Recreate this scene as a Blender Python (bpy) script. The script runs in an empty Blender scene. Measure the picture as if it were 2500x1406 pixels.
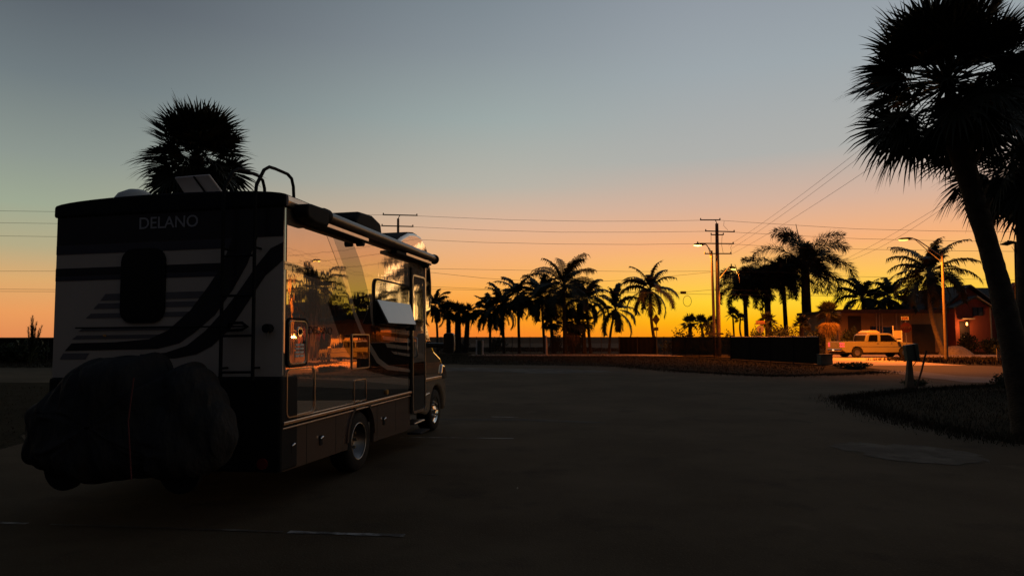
import bpy, bmesh, math, random
from mathutils import Vector, Matrix, Quaternion
PI = math.pi
R_ = math.radians
scene = bpy.context.scene
COL = scene.collection
# ---------------------------------------------------------------- camera
FPX, CX, CY, CAMH = 1650.0, 1250.0, 703.0, 1.7
TH = math.atan(120.0/FPX)
cd = bpy.data.cameras.new('camera'); cam = bpy.data.objects.new('camera', cd); COL.objects.link(cam)
cam.location = (0, 0, CAMH); cam.rotation_euler = (PI/2+TH, 0, 0)
cd.sensor_width = 36; cd.lens = 36*FPX/2500; cd.clip_start = .05; cd.clip_end = 9000
scene.camera = cam

def lin(c):
    c = c/255.0
    return c/12.92 if c <= .04045 else ((c+.055)/1.055)**2.4
def srgb(r, g, b, k=1.0): return (lin(r)*k, lin(g)*k, lin(b)*k, 1)

# ---------------------------------------------------------------- sky: dusk gradient, glow over the point where the sun set
SUN_AZ = R_(25)
w = bpy.data.worlds.new('World'); scene.world = w; w.use_nodes = True
nt = w.node_tree; N = nt.nodes; L = nt.links; N.clear()
out = N.new('ShaderNodeOutputWorld'); bg = N.new('ShaderNodeBackground'); L.new(bg.outputs[0], out.inputs[0])
tc = N.new('ShaderNodeTexCoord')
sep = N.new('ShaderNodeSeparateXYZ'); L.new(tc.outputs['Generated'], sep.inputs[0])
def ramp(stops):
    r = N.new('ShaderNodeValToRGB'); r.color_ramp.interpolation = 'LINEAR'
    e = r.color_ramp.elements
    for i, (p, c) in enumerate(stops):
        if i < 2: el = e[i]; el.position = p
        else: el = e.new(p)
        el.color = c
    L.new(zc.outputs[0], r.inputs[0]); return r
zc = N.new('ShaderNodeMath'); zc.operation = 'MAXIMUM'; zc.inputs[1].default_value = 0; L.new(sep.outputs[2], zc.inputs[0])
def S(*c): return srgb(*c)
sunr = ramp([(0, S(255,152,8)), (.022, S(255,184,14)), (.05, S(255,210,52)), (.085, S(255,196,90)), (.13, S(248,178,122)), (.185, S(214,178,156)), (.25, S(176,176,172)), (.36, S(158,167,172)), (.47, S(142,150,160)), (1, S(84,92,106))])
midr = ramp([(0, S(248,130,44)), (.03, S(255,156,40)), (.07, S(254,174,80)), (.11, S(245,177,116)), (.16, S(226,180,148)), (.22, S(184,180,168)), (.31, S(158,170,168)), (.40, S(138,148,154)), (.48, S(122,133,142)), (1, S(72,80,92))])
lefr = ramp([(0, S(226,140,84)), (.03, S(234,156,92)), (.07, S(220,170,110)), (.11, S(180,170,134)), (.16, S(158,168,146)), (.22, S(140,150,143)), (.31, S(112,123,127)), (.40, S(90,98,106)), (.48, S(76,84,92)), (1, S(56,62,74))])
eastr = ramp([(0, S(30,29,32)), (.15, S(40,38,42)), (.4, S(42,43,50)), (1, S(66,74,88))])
# azimuth: cosine of the angle from the sunset point, on the horizontal
hx = N.new('ShaderNodeVectorMath'); hx.operation = 'MULTIPLY'; hx.inputs[1].default_value = (1, 1, 0); L.new(tc.outputs['Generated'], hx.inputs[0])
hn = N.new('ShaderNodeVectorMath'); hn.operation = 'NORMALIZE'; L.new(hx.outputs[0], hn.inputs[0])
dt = N.new('ShaderNodeVectorMath'); dt.operation = 'DOT_PRODUCT'; dt.inputs[1].default_value = (math.sin(SUN_AZ), math.cos(SUN_AZ), 0); L.new(hn.outputs[0], dt.inputs[0])
ac = N.new('ShaderNodeMath'); ac.operation = 'ARCCOSINE'; L.new(dt.outputs['Value'], ac.inputs[0])
def rng_(a, b):
    m = N.new('ShaderNodeMapRange'); m.interpolation_type = 'SMOOTHSTEP'
    m.inputs['From Min'].default_value = R_(a); m.inputs['From Max'].default_value = R_(b); L.new(ac.outputs[0], m.inputs[0]); return m
def mixc(f, a, b):
    m = N.new('ShaderNodeMix'); m.data_type = 'RGBA'; L.new(f.outputs[0], m.inputs[0]); L.new(a, m.inputs[6]); L.new(b, m.inputs[7]); return m.outputs[2]
c1 = mixc(rng_(6, 30), sunr.outputs[0], midr.outputs[0])
c2 = mixc(rng_(22, 62), c1, lefr.outputs[0])
c3 = mixc(rng_(66, 125), c2, eastr.outputs[0])
L.new(c3, bg.inputs[0]); bg.inputs[1].default_value = 1.0
# the last of the sun, already at the horizon
sd = bpy.data.lights.new('sun', 'SUN'); sd.energy = .08; sd.angle = R_(14); sd.color = (1, .55, .25)
so = bpy.data.objects.new('sun', sd); COL.objects.link(so)
so.rotation_euler = Vector((math.sin(SUN_AZ)*math.cos(R_(2)), math.cos(SUN_AZ)*math.cos(R_(2)), math.sin(R_(2)))).to_track_quat('Z', 'Y').to_euler()
vs = scene.view_settings; vs.view_transform = 'Standard'; vs.look = 'None'; vs.exposure = 0; vs.gamma = 1
scene.render.engine = 'CYCLES'
scene.cycles.max_bounces = 6; scene.cycles.transparent_max_bounces = 24

# ---------------------------------------------------------------- helpers
def ray(px, py):
    x = (px-CX)/FPX; y = -(py-CY)/FPX
    return Vector((x, math.cos(TH)-y*math.sin(TH), math.sin(TH)+y*math.cos(TH)))
def at(px, py, Y):
    d = ray(px, py); t = Y/d.y
    return Vector((0, 0, CAMH))+d*t
def gr(px, py, z=0):
    d = ray(px, py); t = (z-CAMH)/d.z
    return Vector((0, 0, CAMH))+d*t
def foot(px, py, Y):                      # ground point under a pixel at depth Y
    p = at(px, py, Y); p.z = 0; return p

MATS = {}
def mat(name, col, rough=.6, metal=0, spec=.5, ior=1.5, var=.15, scale=3, bump=0, bscale=30, emit=None, estr=0, coat=0, alpha=None, aniso=None):
    if name in MATS: return MATS[name]
    m = bpy.data.materials.new(name); m.use_nodes = True; t = m.node_tree; n = t.nodes; l = t.links
    b = n['Principled BSDF']
    b.inputs['Roughness'].default_value = rough; b.inputs['Metallic'].default_value = metal
    b.inputs['Specular IOR Level'].default_value = spec; b.inputs['IOR'].default_value = ior
    b.inputs['Coat Weight'].default_value = coat; b.inputs['Coat Roughness'].default_value = .03
    tco = n.new('ShaderNodeTexCoord')
    nz = n.new('ShaderNodeTexNoise'); nz.inputs['Scale'].default_value = scale; nz.inputs['Detail'].default_value = 5
    l.new(tco.outputs['Object'], nz.inputs['Vector'])
    mr = n.new('ShaderNodeMapRange'); mr.inputs['From Min'].default_value = .3; mr.inputs['From Max'].default_value = .7
    mr.inputs['To Min'].default_value = 1-var; mr.inputs['To Max'].default_value = 1+var; l.new(nz.outputs[0], mr.inputs[0])
    vm = n.new('ShaderNodeVectorMath'); vm.operation = 'SCALE'; vm.inputs[0].default_value = col[:3]; l.new(mr.outputs[0], vm.inputs['Scale'])
    l.new(vm.outputs[0], b.inputs['Base Color'])
    if bump:
        n2 = n.new('ShaderNodeTexNoise'); n2.inputs['Scale'].default_value = bscale; n2.inputs['Detail'].default_value = 4
        mp = n.new('ShaderNodeMapping'); l.new(tco.outputs['Object'], mp.inputs[0]); l.new(mp.outputs[0], n2.inputs['Vector'])
        if aniso: mp.inputs['Scale'].default_value = aniso
        bp = n.new('ShaderNodeBump'); bp.inputs['Strength'].default_value = 1; bp.inputs['Distance'].default_value = bump
        l.new(n2.outputs[0], bp.inputs['Height']); l.new(bp.outputs[0], b.inputs['Normal'])
    if emit: b.inputs['Emission Color'].default_value = emit; b.inputs['Emission Strength'].default_value = estr
    if alpha is not None: b.inputs['Alpha'].default_value = alpha
    MATS[name] = m; return m

class MB:
    def __init__(s): s.v = []; s.f = []; s.sm = []
    def add(s, vs, fs, smooth=False):
        o = len(s.v); s.v += [tuple(p) for p in vs]; s.f += [tuple(i+o for i in f) for f in fs]; s.sm += [smooth]*len(fs); return s
    def box(s, a, b, M=None):
        x0, y0, z0 = a; x1, y1, z1 = b
        vs = [Vector(p) for p in [(x0,y0,z0),(x1,y0,z0),(x1,y1,z0),(x0,y1,z0),(x0,y0,z1),(x1,y0,z1),(x1,y1,z1),(x0,y1,z1)]]
        if M: vs = [M@p for p in vs]
        return s.add(vs, [(0,3,2,1),(4,5,6,7),(0,1,5,4),(1,2,6,5),(2,3,7,6),(3,0,4,7)])
    def tube(s, pts, rad, n=8, cap=True, smooth=True):
        pts = [Vector(p) for p in pts]
        if not isinstance(rad, (list, tuple)): rad = [rad]*len(pts)
        vs = []; fs = []; prev = None
        for i, p in enumerate(pts):
            d = (pts[min(i+1, len(pts)-1)]-pts[max(i-1, 0)])
            if d.length < 1e-9: d = Vector((0,0,1))
            d.normalize()
            if prev is None:
                a = Vector((0,0,1)) if abs(d.z) < .9 else Vector((1,0,0))
                u = d.cross(a).normalized()
            else:
                u = (prev-d*prev.dot(d)).normalized()
            prev = u; q = d.cross(u)
            for k in range(n):
                t = 2*PI*k/n; vs.append(p+(u*math.cos(t)+q*math.sin(t))*rad[i])
        for i in range(len(pts)-1):
            for k in range(n):
                k2 = (k+1) % n; fs.append((i*n+k, i*n+k2, (i+1)*n+k2, (i+1)*n+k))
        s.add(vs, fs, smooth)
        if cap:
            s.add(vs[:n], [tuple(range(n-1, -1, -1))]); s.add(vs[-n:], [tuple(range(n))])
        return s
    def prism(s, poly, ax, a, b):
        """polygon (p,q) extruded from a to b; ax='x': (y,z)->x ; 'y': (x,z)->y ; 'z': (x,y)->z"""
        def P(p, t): return (t, p[0], p[1]) if ax == 'x' else ((p[0], t, p[1]) if ax == 'y' else (p[0], p[1], t))
        n = len(poly); vs = [P(p, a) for p in poly]+[P(p, b) for p in poly]
        fs = [tuple(range(n)), tuple(range(2*n-1, n-1, -1))]+[(i, n+i, n+(i+1) % n, (i+1) % n) for i in range(n)]
        return s.add(vs, fs)
    def disc(s, c, ax, r, t, n=20):
        c = Vector(c); ax = Vector(ax).normalized(); s.tube([c-ax*t/2, c+ax*t/2], r, n); return s
    def build(s, name, m, parent=None, bevel=0, seg=2, loc=None, fix=True, ang=40):
        me = bpy.data.meshes.new(name); me.from_pydata(s.v, [], s.f); me.materials.append(m)
        me.polygons.foreach_set('use_smooth', s.sm)
        if fix:
            bm = bmesh.new(); bm.from_mesh(me); bmesh.ops.recalc_face_normals(bm, faces=bm.faces); bm.to_mesh(me); bm.free()
        me.update()
        o = bpy.data.objects.new(name, me); COL.objects.link(o)
        if parent: o.parent = parent
        if loc is not None: o.location = loc
        if bevel:
            bv = o.modifiers.new('bevel', 'BEVEL'); bv.width = bevel; bv.segments = seg; bv.limit_method = 'ANGLE'; bv.angle_limit = R_(ang); bv.harden_normals = False
        return o
def tag(o, label=None, cat=None, group=None, kind=None):
    if label: o['label'] = label
    if cat: o['category'] = cat
    if group: o['group'] = group
    if kind: o['kind'] = kind
    return o
def empty(name, loc, label, cat, group=None, rot=(0,0,0)):
    o = bpy.data.objects.new(name, None); COL.objects.link(o); o.location = loc; o.rotation_euler = rot; o.empty_display_size = .2
    return tag(o, label, cat, group)
def rrect(x0, y0, x1, y1, r, n=5):
    pts = []
    for cx, cy, a0 in [(x1-r, y1-r, 0), (x0+r, y1-r, 90), (x0+r, y0+r, 180), (x1-r, y0+r, 270)]:
        for k in range(n+1):
            a = R_(a0+90*k/n); pts.append((cx+r*math.cos(a), cy+r*math.sin(a)))
    return pts
def text_mesh(name, body, size, m, parent, M, extrude=.004, sx=1.0, bold=0):
    c = bpy.data.curves.new(name, 'FONT'); c.body = body; c.size = size; c.extrude = extrude; c.align_x = 'CENTER'; c.align_y = 'CENTER'; c.offset = bold
    t = bpy.data.objects.new(name, c); COL.objects.link(t)
    bpy.context.view_layer.update()
    me = bpy.data.meshes.new_from_object(t.evaluated_get(bpy.context.evaluated_depsgraph_get()))
    bpy.data.objects.remove(t); me.materials.clear(); me.materials.append(m)
    o = bpy.data.objects.new(name, me); COL.objects.link(o); o.parent = parent
    o.matrix_local = M@Matrix.Diagonal((sx, 1, 1, 1)); return o

# ---------------------------------------------------------------- materials
def ground_mat(name, cols, scales, rough, bump=.01, bscale=20, crack=False):
    m = bpy.data.materials.new(name); m.use_nodes = True; t = m.node_tree; n = t.nodes; l = t.links; b = n['Principled BSDF']
    b.inputs['Roughness'].default_value = rough; b.inputs['Specular IOR Level'].default_value = .25
    tco = n.new('ShaderNodeTexCoord'); prev = None
    base = n.new('ShaderNodeRGB'); base.outputs[0].default_value = cols[0]; prev = base.outputs[0]
    for c, s, lo, hi in [(cols[i+1], *scales[i]) for i in range(len(scales))]:
        z = n.new('ShaderNodeTexNoise'); z.inputs['Scale'].default_value = s; z.inputs['Detail'].default_value = 7; z.inputs['Roughness'].default_value = .6
        l.new(tco.outputs['Object'], z.inputs['Vector'])
        mr = n.new('ShaderNodeMapRange'); mr.inputs['From Min'].default_value = lo; mr.inputs['From Max'].default_value = hi; l.new(z.outputs[0], mr.inputs[0])
        mx = n.new('ShaderNodeMix'); mx.data_type = 'RGBA'; l.new(mr.outputs[0], mx.inputs[0]); l.new(prev, mx.inputs[6]); mx.inputs[7].default_value = c; prev = mx.outputs[2]
    if crack:
        v = n.new('ShaderNodeTexVoronoi'); v.feature = 'DISTANCE_TO_EDGE'; v.inputs['Scale'].default_value = .28
        z = n.new('ShaderNodeTexNoise'); z.inputs['Scale'].default_value = 1.3; z.inputs['Detail'].default_value = 6; l.new(tco.outputs['Object'], z.inputs['Vector'])
        ad = n.new('ShaderNodeVectorMath'); ad.operation = 'MULTIPLY_ADD'; ad.inputs[1].default_value = (1.6, 1.6, 0); l.new(z.outputs['Color'], ad.inputs[0]); l.new(tco.outputs['Object'], ad.inputs[2])
        l.new(ad.outputs[0], v.inputs['Vector'])
        lt = n.new('ShaderNodeMath'); lt.operation = 'LESS_THAN'; lt.inputs[1].default_value = .006; l.new(v.outputs['Distance'], lt.inputs[0])
        mx = n.new('ShaderNodeMix'); mx.data_type = 'RGBA'; l.new(lt.outputs[0], mx.inputs[0]); l.new(prev, mx.inputs[6]); mx.inputs[7].default_value = (.015,.013,.012,1); prev = mx.outputs[2]
    l.new(prev, b.inputs['Base Color'])
    z = n.new('ShaderNodeTexNoise'); z.inputs['Scale'].default_value = bscale; z.inputs['Detail'].default_value = 8; l.new(tco.outputs['Object'], z.inputs['Vector'])
    bp = n.new('ShaderNodeBump'); bp.inputs['Distance'].default_value = bump; l.new(z.outputs[0], bp.inputs['Height']); l.new(bp.outputs[0], b.inputs['Normal'])
    return m
ASPH = ground_mat('asphalt', [(.050,.035,.019,1), (.082,.060,.036,1), (.024,.017,.010,1), (.11,.085,.055,1), (.10,.08,.055,1)], [(.35,.4,.62), (.9,.55,.75), (.5,.64,.74), (45,.58,.72)], .92, .006, 60)
ASPH.node_tree.nodes['Principled BSDF'].inputs['Specular IOR Level'].default_value = .1
ROADL = ground_mat('road_lamplit', [(.40,.32,.22,1), (.48,.39,.28,1), (.28,.22,.15,1)], [(.4,.4,.6), (1.5,.55,.7)], .9, .008, 30)  # pool of lamplight painted in: road made paler under the street lamp
SIDER = ground_mat('road_asphalt', [(.036,.029,.021,1), (.05,.04,.03,1), (.025,.02,.015,1)], [(.4,.4,.6), (1.5,.55,.7)], .9, .008, 30)  # driveway asphalt, colour darkened where the lamplight falls off
GRASSG = ground_mat('turf', [(.016,.013,.007,1), (.024,.020,.011,1), (.036,.029,.018,1)], [(.8,.4,.6), (.3,.55,.7)], .95, .05, 12)
GRASSG.node_tree.nodes['Principled BSDF'].inputs['Specular IOR Level'].default_value = .03
SAND = ground_mat('sand', [(.04,.03,.022,1), (.06,.045,.033,1), (.025,.02,.014,1)], [(.5,.4,.6), (.25,.5,.7)], .95, .03, 10)
CONC = ground_mat('concrete', [(.13,.115,.10,1), (.17,.155,.13,1), (.08,.07,.06,1)], [(.8,.4,.6), (2,.5,.7)], .9, .01, 20)
SEA = ground_mat('sea_water', [(.022,.015,.012,1), (.035,.025,.02,1)], [(.05,.4,.6)], .9, .3, .6); SEA.node_tree.nodes['Principled BSDF'].inputs['Specular IOR Level'].default_value = .03
LEAF = mat('palm_leaf', (.020,.023,.011), .6, spec=.3, var=.4, scale=1.5)
LEAFD = mat('dry_palm_leaf', (.16,.10,.05), .7, spec=.2, var=.3, scale=2)
BUSH = mat('bush_leaf', (.035,.045,.018), .65, spec=.25, var=.45, scale=1.2)
BARK = mat('palm_bark', (.055,.045,.035), .9, spec=.2, var=.35, scale=6, bump=.02, bscale=14, aniso=(1,1,3))
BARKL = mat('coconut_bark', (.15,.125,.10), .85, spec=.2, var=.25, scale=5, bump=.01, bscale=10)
BLACKP = mat('black_plastic', (.012,.012,.013), .35, spec=.4, var=.1)
MATTE = mat('matte_black', (.010,.010,.011), .8, spec=.2, var=.2)
RUB = mat('rubber', (.012,.012,.012), .8, spec=.25, var=.2)
CHROME = mat('chrome', (.75,.75,.76), .12, 1, var=.05)
ALU = mat('brushed_aluminium', (.45,.44,.43), .3, 1, var=.1, scale=8)
COPPER = mat('satin_bronze_rail', (.62,.50,.40), .32, 1, var=.08, scale=8)
GLASSD = mat('tinted_glass', (.008,.008,.009), .03, spec=1.0, ior=2.2, var=.1)
WOODP = mat('weathered_wood', (.16,.12,.085), .85, var=.3, scale=4, bump=.01, bscale=8, aniso=(6,6,1))
POLEC = mat('pole_concrete', (.15,.12,.10), .85, var=.2, scale=3)
POLEG = mat('galvanised_pole', (.34,.33,.31), .5, .6, var=.15, scale=4)
WIRE = mat('wire', (.03,.025,.022), .7, var=.1)
WHITEP = mat('white_paint', (.72,.70,.66), .6, var=.08)
# glossy gelcoat with the slight waviness of laminated panels
def gel(name, col, ior=3.8, rough=.018, bump=.0020, metal=0):
    return mat(name, col, rough, metal, spec=.5, ior=ior, var=.04, scale=1.5, bump=bump, bscale=1.1, aniso=(1, 1.9, .6))
PAINT = gel('champagne_gelcoat', (.80,.66,.54), metal=.70)
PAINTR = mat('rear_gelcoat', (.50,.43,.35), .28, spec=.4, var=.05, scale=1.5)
G_DARK = gel('graphic_dark_brown', (.018,.013,.011))
G_BLACK = gel('graphic_black', (.005,.005,.006))
G_GREY = gel('graphic_grey', (.16,.14,.12), metal=.2)
G_TAN = gel('graphic_tan', (.74,.60,.49), metal=.55)
G_SKIRT = gel('bronze_skirt_paint', (.11,.07,.05), ior=1.9)
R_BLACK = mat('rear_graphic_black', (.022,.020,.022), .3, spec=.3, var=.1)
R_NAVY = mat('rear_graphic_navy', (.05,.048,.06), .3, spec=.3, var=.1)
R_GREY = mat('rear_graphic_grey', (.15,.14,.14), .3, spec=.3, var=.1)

# ---------------------------------------------------------------- ground, lot, roads
def sheet(name, pts, z, m, jag=0, seed=1, sub=1):
    rnd = random.Random(seed); P = []
    n = len(pts)
    for i in range(n):
        a = Vector(pts[i]); b = Vector(pts[(i+1) % n])
        for k in range(sub):
            p = a.lerp(b, k/sub)
            if jag and k: p += Vector((rnd.uniform(-1,1), rnd.uniform(-1,1)))*jag
            P.append(p)
    mb = MB(); mb.add([(p.x, p.y, z) for p in P], [tuple(range(len(P)))])
    o = mb.build(name, m, fix=False)
    if o.data.polygons[0].normal.z < 0: o.data.flip_normals()
    return tag(o, kind='structure')
sheet('ground', [(-2500,-400), (2500,-400), (2500,110), (-2500,110)], 0, GRASSG)
sheet('beach', [(-2500,110), (2500,110), (2500,190), (-2500,190)], 0, SAND)
sheet('sea', [(-4500,190), (4500,190), (4500,4500), (-4500,4500)], -.05, SEA)
sheet('parking_lot', [(-60,-30), (60,-30), (30,10.3), (9.6,9.6), (8.0,11), (7.9,13.4), (8.3,16), (9,18.7), (12.5,21.6), (17.6,24.2), (24,24.5), (24,27.5), (17.2,26.4), (18.6,33.5), (15.6,31.2), (11.5,29.6), (9.6,31.8), (8.1,34.5), (6.6,38.4), (5.6,40.4), (0,42), (-5,43.2), (-14,39), (-24,37.4), (-40,38), (-40,25.5), (-17,25.6), (-11,22), (-9,14), (-7.4,9), (-9,7.2), (-60,5)], .004, ASPH, .22, 3, 7)
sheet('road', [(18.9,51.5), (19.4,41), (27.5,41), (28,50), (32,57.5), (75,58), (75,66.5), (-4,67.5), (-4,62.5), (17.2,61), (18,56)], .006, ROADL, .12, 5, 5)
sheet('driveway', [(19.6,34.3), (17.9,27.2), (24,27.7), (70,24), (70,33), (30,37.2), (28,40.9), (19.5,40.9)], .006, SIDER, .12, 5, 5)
sheet('concrete_apron', [(18.35,34.6), (20.4,34.4), (19.6,30), (21.5,26.6), (19.6,25.2), (17.1,25.7), (17.5,29)], .0105, CONC, .06, 6, 4)
sheet('coast_road', [(-90,70.5), (120,73), (120,79), (-90,76.5)], .004, ASPH)
sheet('sand_shoulder', [(-4,68.2), (30,67.6), (70,67.5), (70,72), (-4,70)], .003, GRASSG, .3, 8, 6)
sheet('sandy_patch', [(4.9,10.8), (5.6,11.1), (6.7,10.4), (6.6,9.5), (5.9,9.1), (5.2,9.6)], .009, ground_mat('sand_wash', [(.052,.044,.034,1), (.10,.088,.07,1), (.042,.034,.025,1)], [(.9,.45,.6), (2.5,.5,.62)], .95), .16, 4, 6)
sheet('sandy_patch', [(-4.8,38.6), (3.2,36.2), (6,33), (1.5,32), (-2,34.2), (-4.8,35)], .009, ground_mat('sand_wash_far', [(.055,.048,.042,1), (.10,.09,.078,1), (.035,.032,.028,1)], [(.5,.45,.58), (1.6,.45,.6)], .95), .5, 9, 6)
def markings():
    root = None
    ml = ground_mat('worn_line_paint', [(.06,.056,.05,1), (.42,.40,.37,1)], [(1.8,.44,.56)], .85)
    mf = ground_mat('faded_line_paint', [(.045,.037,.027,1), (.12,.11,.095,1)], [(2.2,.5,.62)], .9)
    rows = [((-1.95,6.04), (-.92,5.93), .075), ((-4.2,6.28), (-2.0,6.045), .05), ((-7.5,6.62), (-4.42,6.3), .06), ((-1.9,11.65), (.03,11.5), .05), ((-1.2,8.55), (-.9,8.5), .04), ((-.45,14.6), (.12,14.5), .05)]
    for a, b, wd in rows:
        a = Vector(a); b = Vector(b); d = (b-a).normalized(); nn = Vector((-d.y, d.x))*wd/2
        k = 16; top = []; bot = []; rnd = random.Random(int(a.x*10))
        for i in range(k+1):
            p = a.lerp(b, i/k); top.append(p+nn*(1+rnd.uniform(-.4,.2))); bot.append(p-nn*(1+rnd.uniform(-.4,.2)))
        P = top+bot[::-1]
        mb = MB().add([(p.x, p.y, .009) for p in P], [tuple(range(len(P)))])
        o = mb.build('parking_line', mf if wd in (.05,.04) and a.y < 10 else ml, fix=False)
        if o.data.polygons[0].normal.z < 0: o.data.flip_normals()
        tag(o, kind='structure')
markings()
sheet('dark_streak', [(-1.6,14.3), (.3,14.25), (1.9,13.7), (1.6,13.5), (.2,13.95), (-1.5,14.05)], .0075, ground_mat('dark_asphalt_streak', [(.018,.015,.012,1), (.04,.033,.025,1)], [(2,.5,.65)], .9), .05, 12, 6)  # darker streak across the asphalt

# ---------------------------------------------------------------- grass
def blades(name, areas, m, seed, label=None):
    rnd = random.Random(seed); mb = MB(); vs = []; fs = []
    for (fn, n, h, wd) in areas:
        for i in range(n):
            p = fn(rnd)
            if p is None: continue
            a = rnd.uniform(0, 2*PI); hh = h*rnd.uniform(.4, 1.2); u = Vector((math.cos(a), math.sin(a), 0))*wd
            q = Vector((rnd.uniform(-.5,.5), rnd.uniform(-.5,.5), 1))*hh
            o = len(vs); vs += [p-u, p+u, p+q]; fs.append((o, o+1, o+2))
    mb.add(vs, fs); o = mb.build(name, m, fix=False); tag(o, kind='stuff'); return o
def inpoly(p, poly):
    c = False; j = len(poly)-1
    for i in range(len(poly)):
        a, b = poly[i], poly[j]
        if (a[1] > p[1]) != (b[1] > p[1]) and p[0] < (b[0]-a[0])*(p[1]-a[1])/(b[1]-a[1])+a[0]: c = not c
        j = i
    return c
def area(poly, clump=0):
    x0 = min(p[0] for p in poly); x1 = max(p[0] for p in poly); y0 = min(p[1] for p in poly); y1 = max(p[1] for p in poly)
    def f(r):
        for _ in range(12):
            x = r.uniform(x0, x1); y = r.uniform(y0, y1)
            if inpoly((x, y), poly): return Vector((x, y, 0))
        return None
    return f
def along(pts, wd):
    pts = [Vector(p) for p in pts]
    def f(r):
        i = r.randrange(len(pts)-1); p = pts[i].lerp(pts[i+1], r.random())
        return Vector((p.x+r.gauss(0, wd), p.y+r.gauss(0, wd), 0))
    return f
DRYG = mat('dry_grass', (.022,.017,.009), .8, spec=.2, var=.4, scale=.8)
blades('grass', [
    (area([(8.2,11), (7.9,13.4), (8.5,16), (9.4,18.7), (12.8,21.2), (17.6,23.8), (24,24), (20,12), (12,10)]), 20000, .085, .006),
    (along([(8.0,11), (7.9,13.4), (8.3,16), (9,18.7), (12.5,21.6), (17.6,24.2)], .28), 6500, .10, .007),
    (along([(24,24.5), (17.6,24.2), (12.5,21.6), (9,18.7)], .2), 3000, .12, .01),
    (along([(18.6,33.5), (15.6,31.2), (11.5,29.6), (9.6,31.8), (8.1,34.5), (5.6,40.4), (-5,43.2), (-14,39)], .5), 9000, .07, .012),
    (area([(-6,44), (5,42), (9,36), (12,31), (15,33), (18.5,40), (14,58), (10,66), (-8,66)]), 26000, .09, .012),
    (area([(-30,38), (-14,39), (-8,44), (-8,58), (-40,50)]), 5000, .15, .03),
    (area([(-18,24), (-11,22), (-9,14), (-7,9), (-14,8), (-24,15)]), 5000, .05, .006),
    (area([(28.6,42), (34,39), (60,34), (60,57), (33,56.5), (26,50)]), 12000, .22, .03),
    (area([(28,66.8), (60,66.8), (60,72), (28,70)]), 6000, .25, .035),
    (area([(-8,77), (16,78), (12,110), (-10,110)]), 5000, .2, .05)], DRYG, 11)

# ---------------------------------------------------------------- palms
def orth(d):
    a = Vector((0,0,1)) if abs(d.z) < .95 else Vector((1,0,0))
    s = d.cross(a).normalized(); return s, s.cross(d).normalized()
def fan_frond(mb, base, d, pl, R, nseg, droop, rnd, spread=128, wk=1.0):
    d = d.normalized(); s, n = orth(d)
    roll = rnd.uniform(-.6, .6); s, n = s*math.cos(roll)+n*math.sin(roll), n*math.cos(roll)-s*math.sin(roll)
    hub = base+d*pl+Vector((0,0,-droop*.18*pl))
    mid = base+d*pl*.5
    r = .012*R/.9+.004
    vs = [base+s*r*1.6, base-s*r*1.6, mid-s*r, mid+s*r, hub-s*r, hub+s*r, base+n*r*1.6, mid+n*r, hub+n*r]
    mb.add(vs, [(0,1,2,3), (3,2,4,5), (1,6,7,2), (2,7,8,4)])
    d2 = (d+Vector((0,0,-droop*.55))).normalized(); s2 = (s-d2*s.dot(d2)).normalized(); n2 = s2.cross(d2).normalized()
    if n2.z < 0 and d2.z < .8: n2 = -n2
    V = []; F = []
    for i in range(nseg):
        t = i/(nseg-1)*2-1; a = R_(spread)*t+rnd.uniform(-.03,.03)
        Ls = R*(.66+.34*math.cos(a*.62))*rnd.uniform(.86, 1.1)
        dr = (d2*math.cos(a)+s2*math.sin(a)); cup = .22*abs(math.sin(a))
        dr = (dr+n2*cup).normalized(); q = dr.cross(n2).normalized()
        wv = R*.46*R_(2*spread)/nseg*.56*wk
        g = Vector((0,0,-1)); dd = droop*rnd.uniform(.6, 1.5)
        p0 = hub+dr*.03*R; p1 = hub+dr*Ls*.46+g*Ls*.03*dd; p2 = hub+dr*Ls*.76+g*Ls*.12*dd; p3 = hub+dr*Ls+g*Ls*.30*dd
        up = n2*wv*.35*(1 if i % 2 else -1)
        o = len(V); V += [p0, p1-q*wv+up, p1+q*wv-up, p2-q*wv*.45, p2+q*wv*.45, p3]
        F += [(o, o+1, o+2), (o+1, o+3, o+4, o+2), (o+3, o+5, o+4)]
    mb.add(V, F)
def fan_crown(C, Rtot, nf, nseg, rnd, lo=-62, hi=86, dense=1.0, wk=1.0, pf=.46):
    mb = MB()
    for i in range(nf):
        u = (i+.5)/nf; el = R_(lo+(hi-lo)*(u**.8)); az = i*2.39996+rnd.uniform(-.25,.25)
        d = Vector((math.cos(az)*math.cos(el), math.sin(az)*math.cos(el), math.sin(el)))
        k = rnd.uniform(.80, 1.12); pl = Rtot*pf*k*dense; R = Rtot*(1.06-pf)*k
        droop = .9 if el < R_(-10) else (.55 if el < R_(30) else .25)
        fan_frond(mb, C+Vector((0,0,-.05*Rtot*(1-u))), d, pl, R, nseg, droop, rnd, wk=wk)
    return mb
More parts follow.
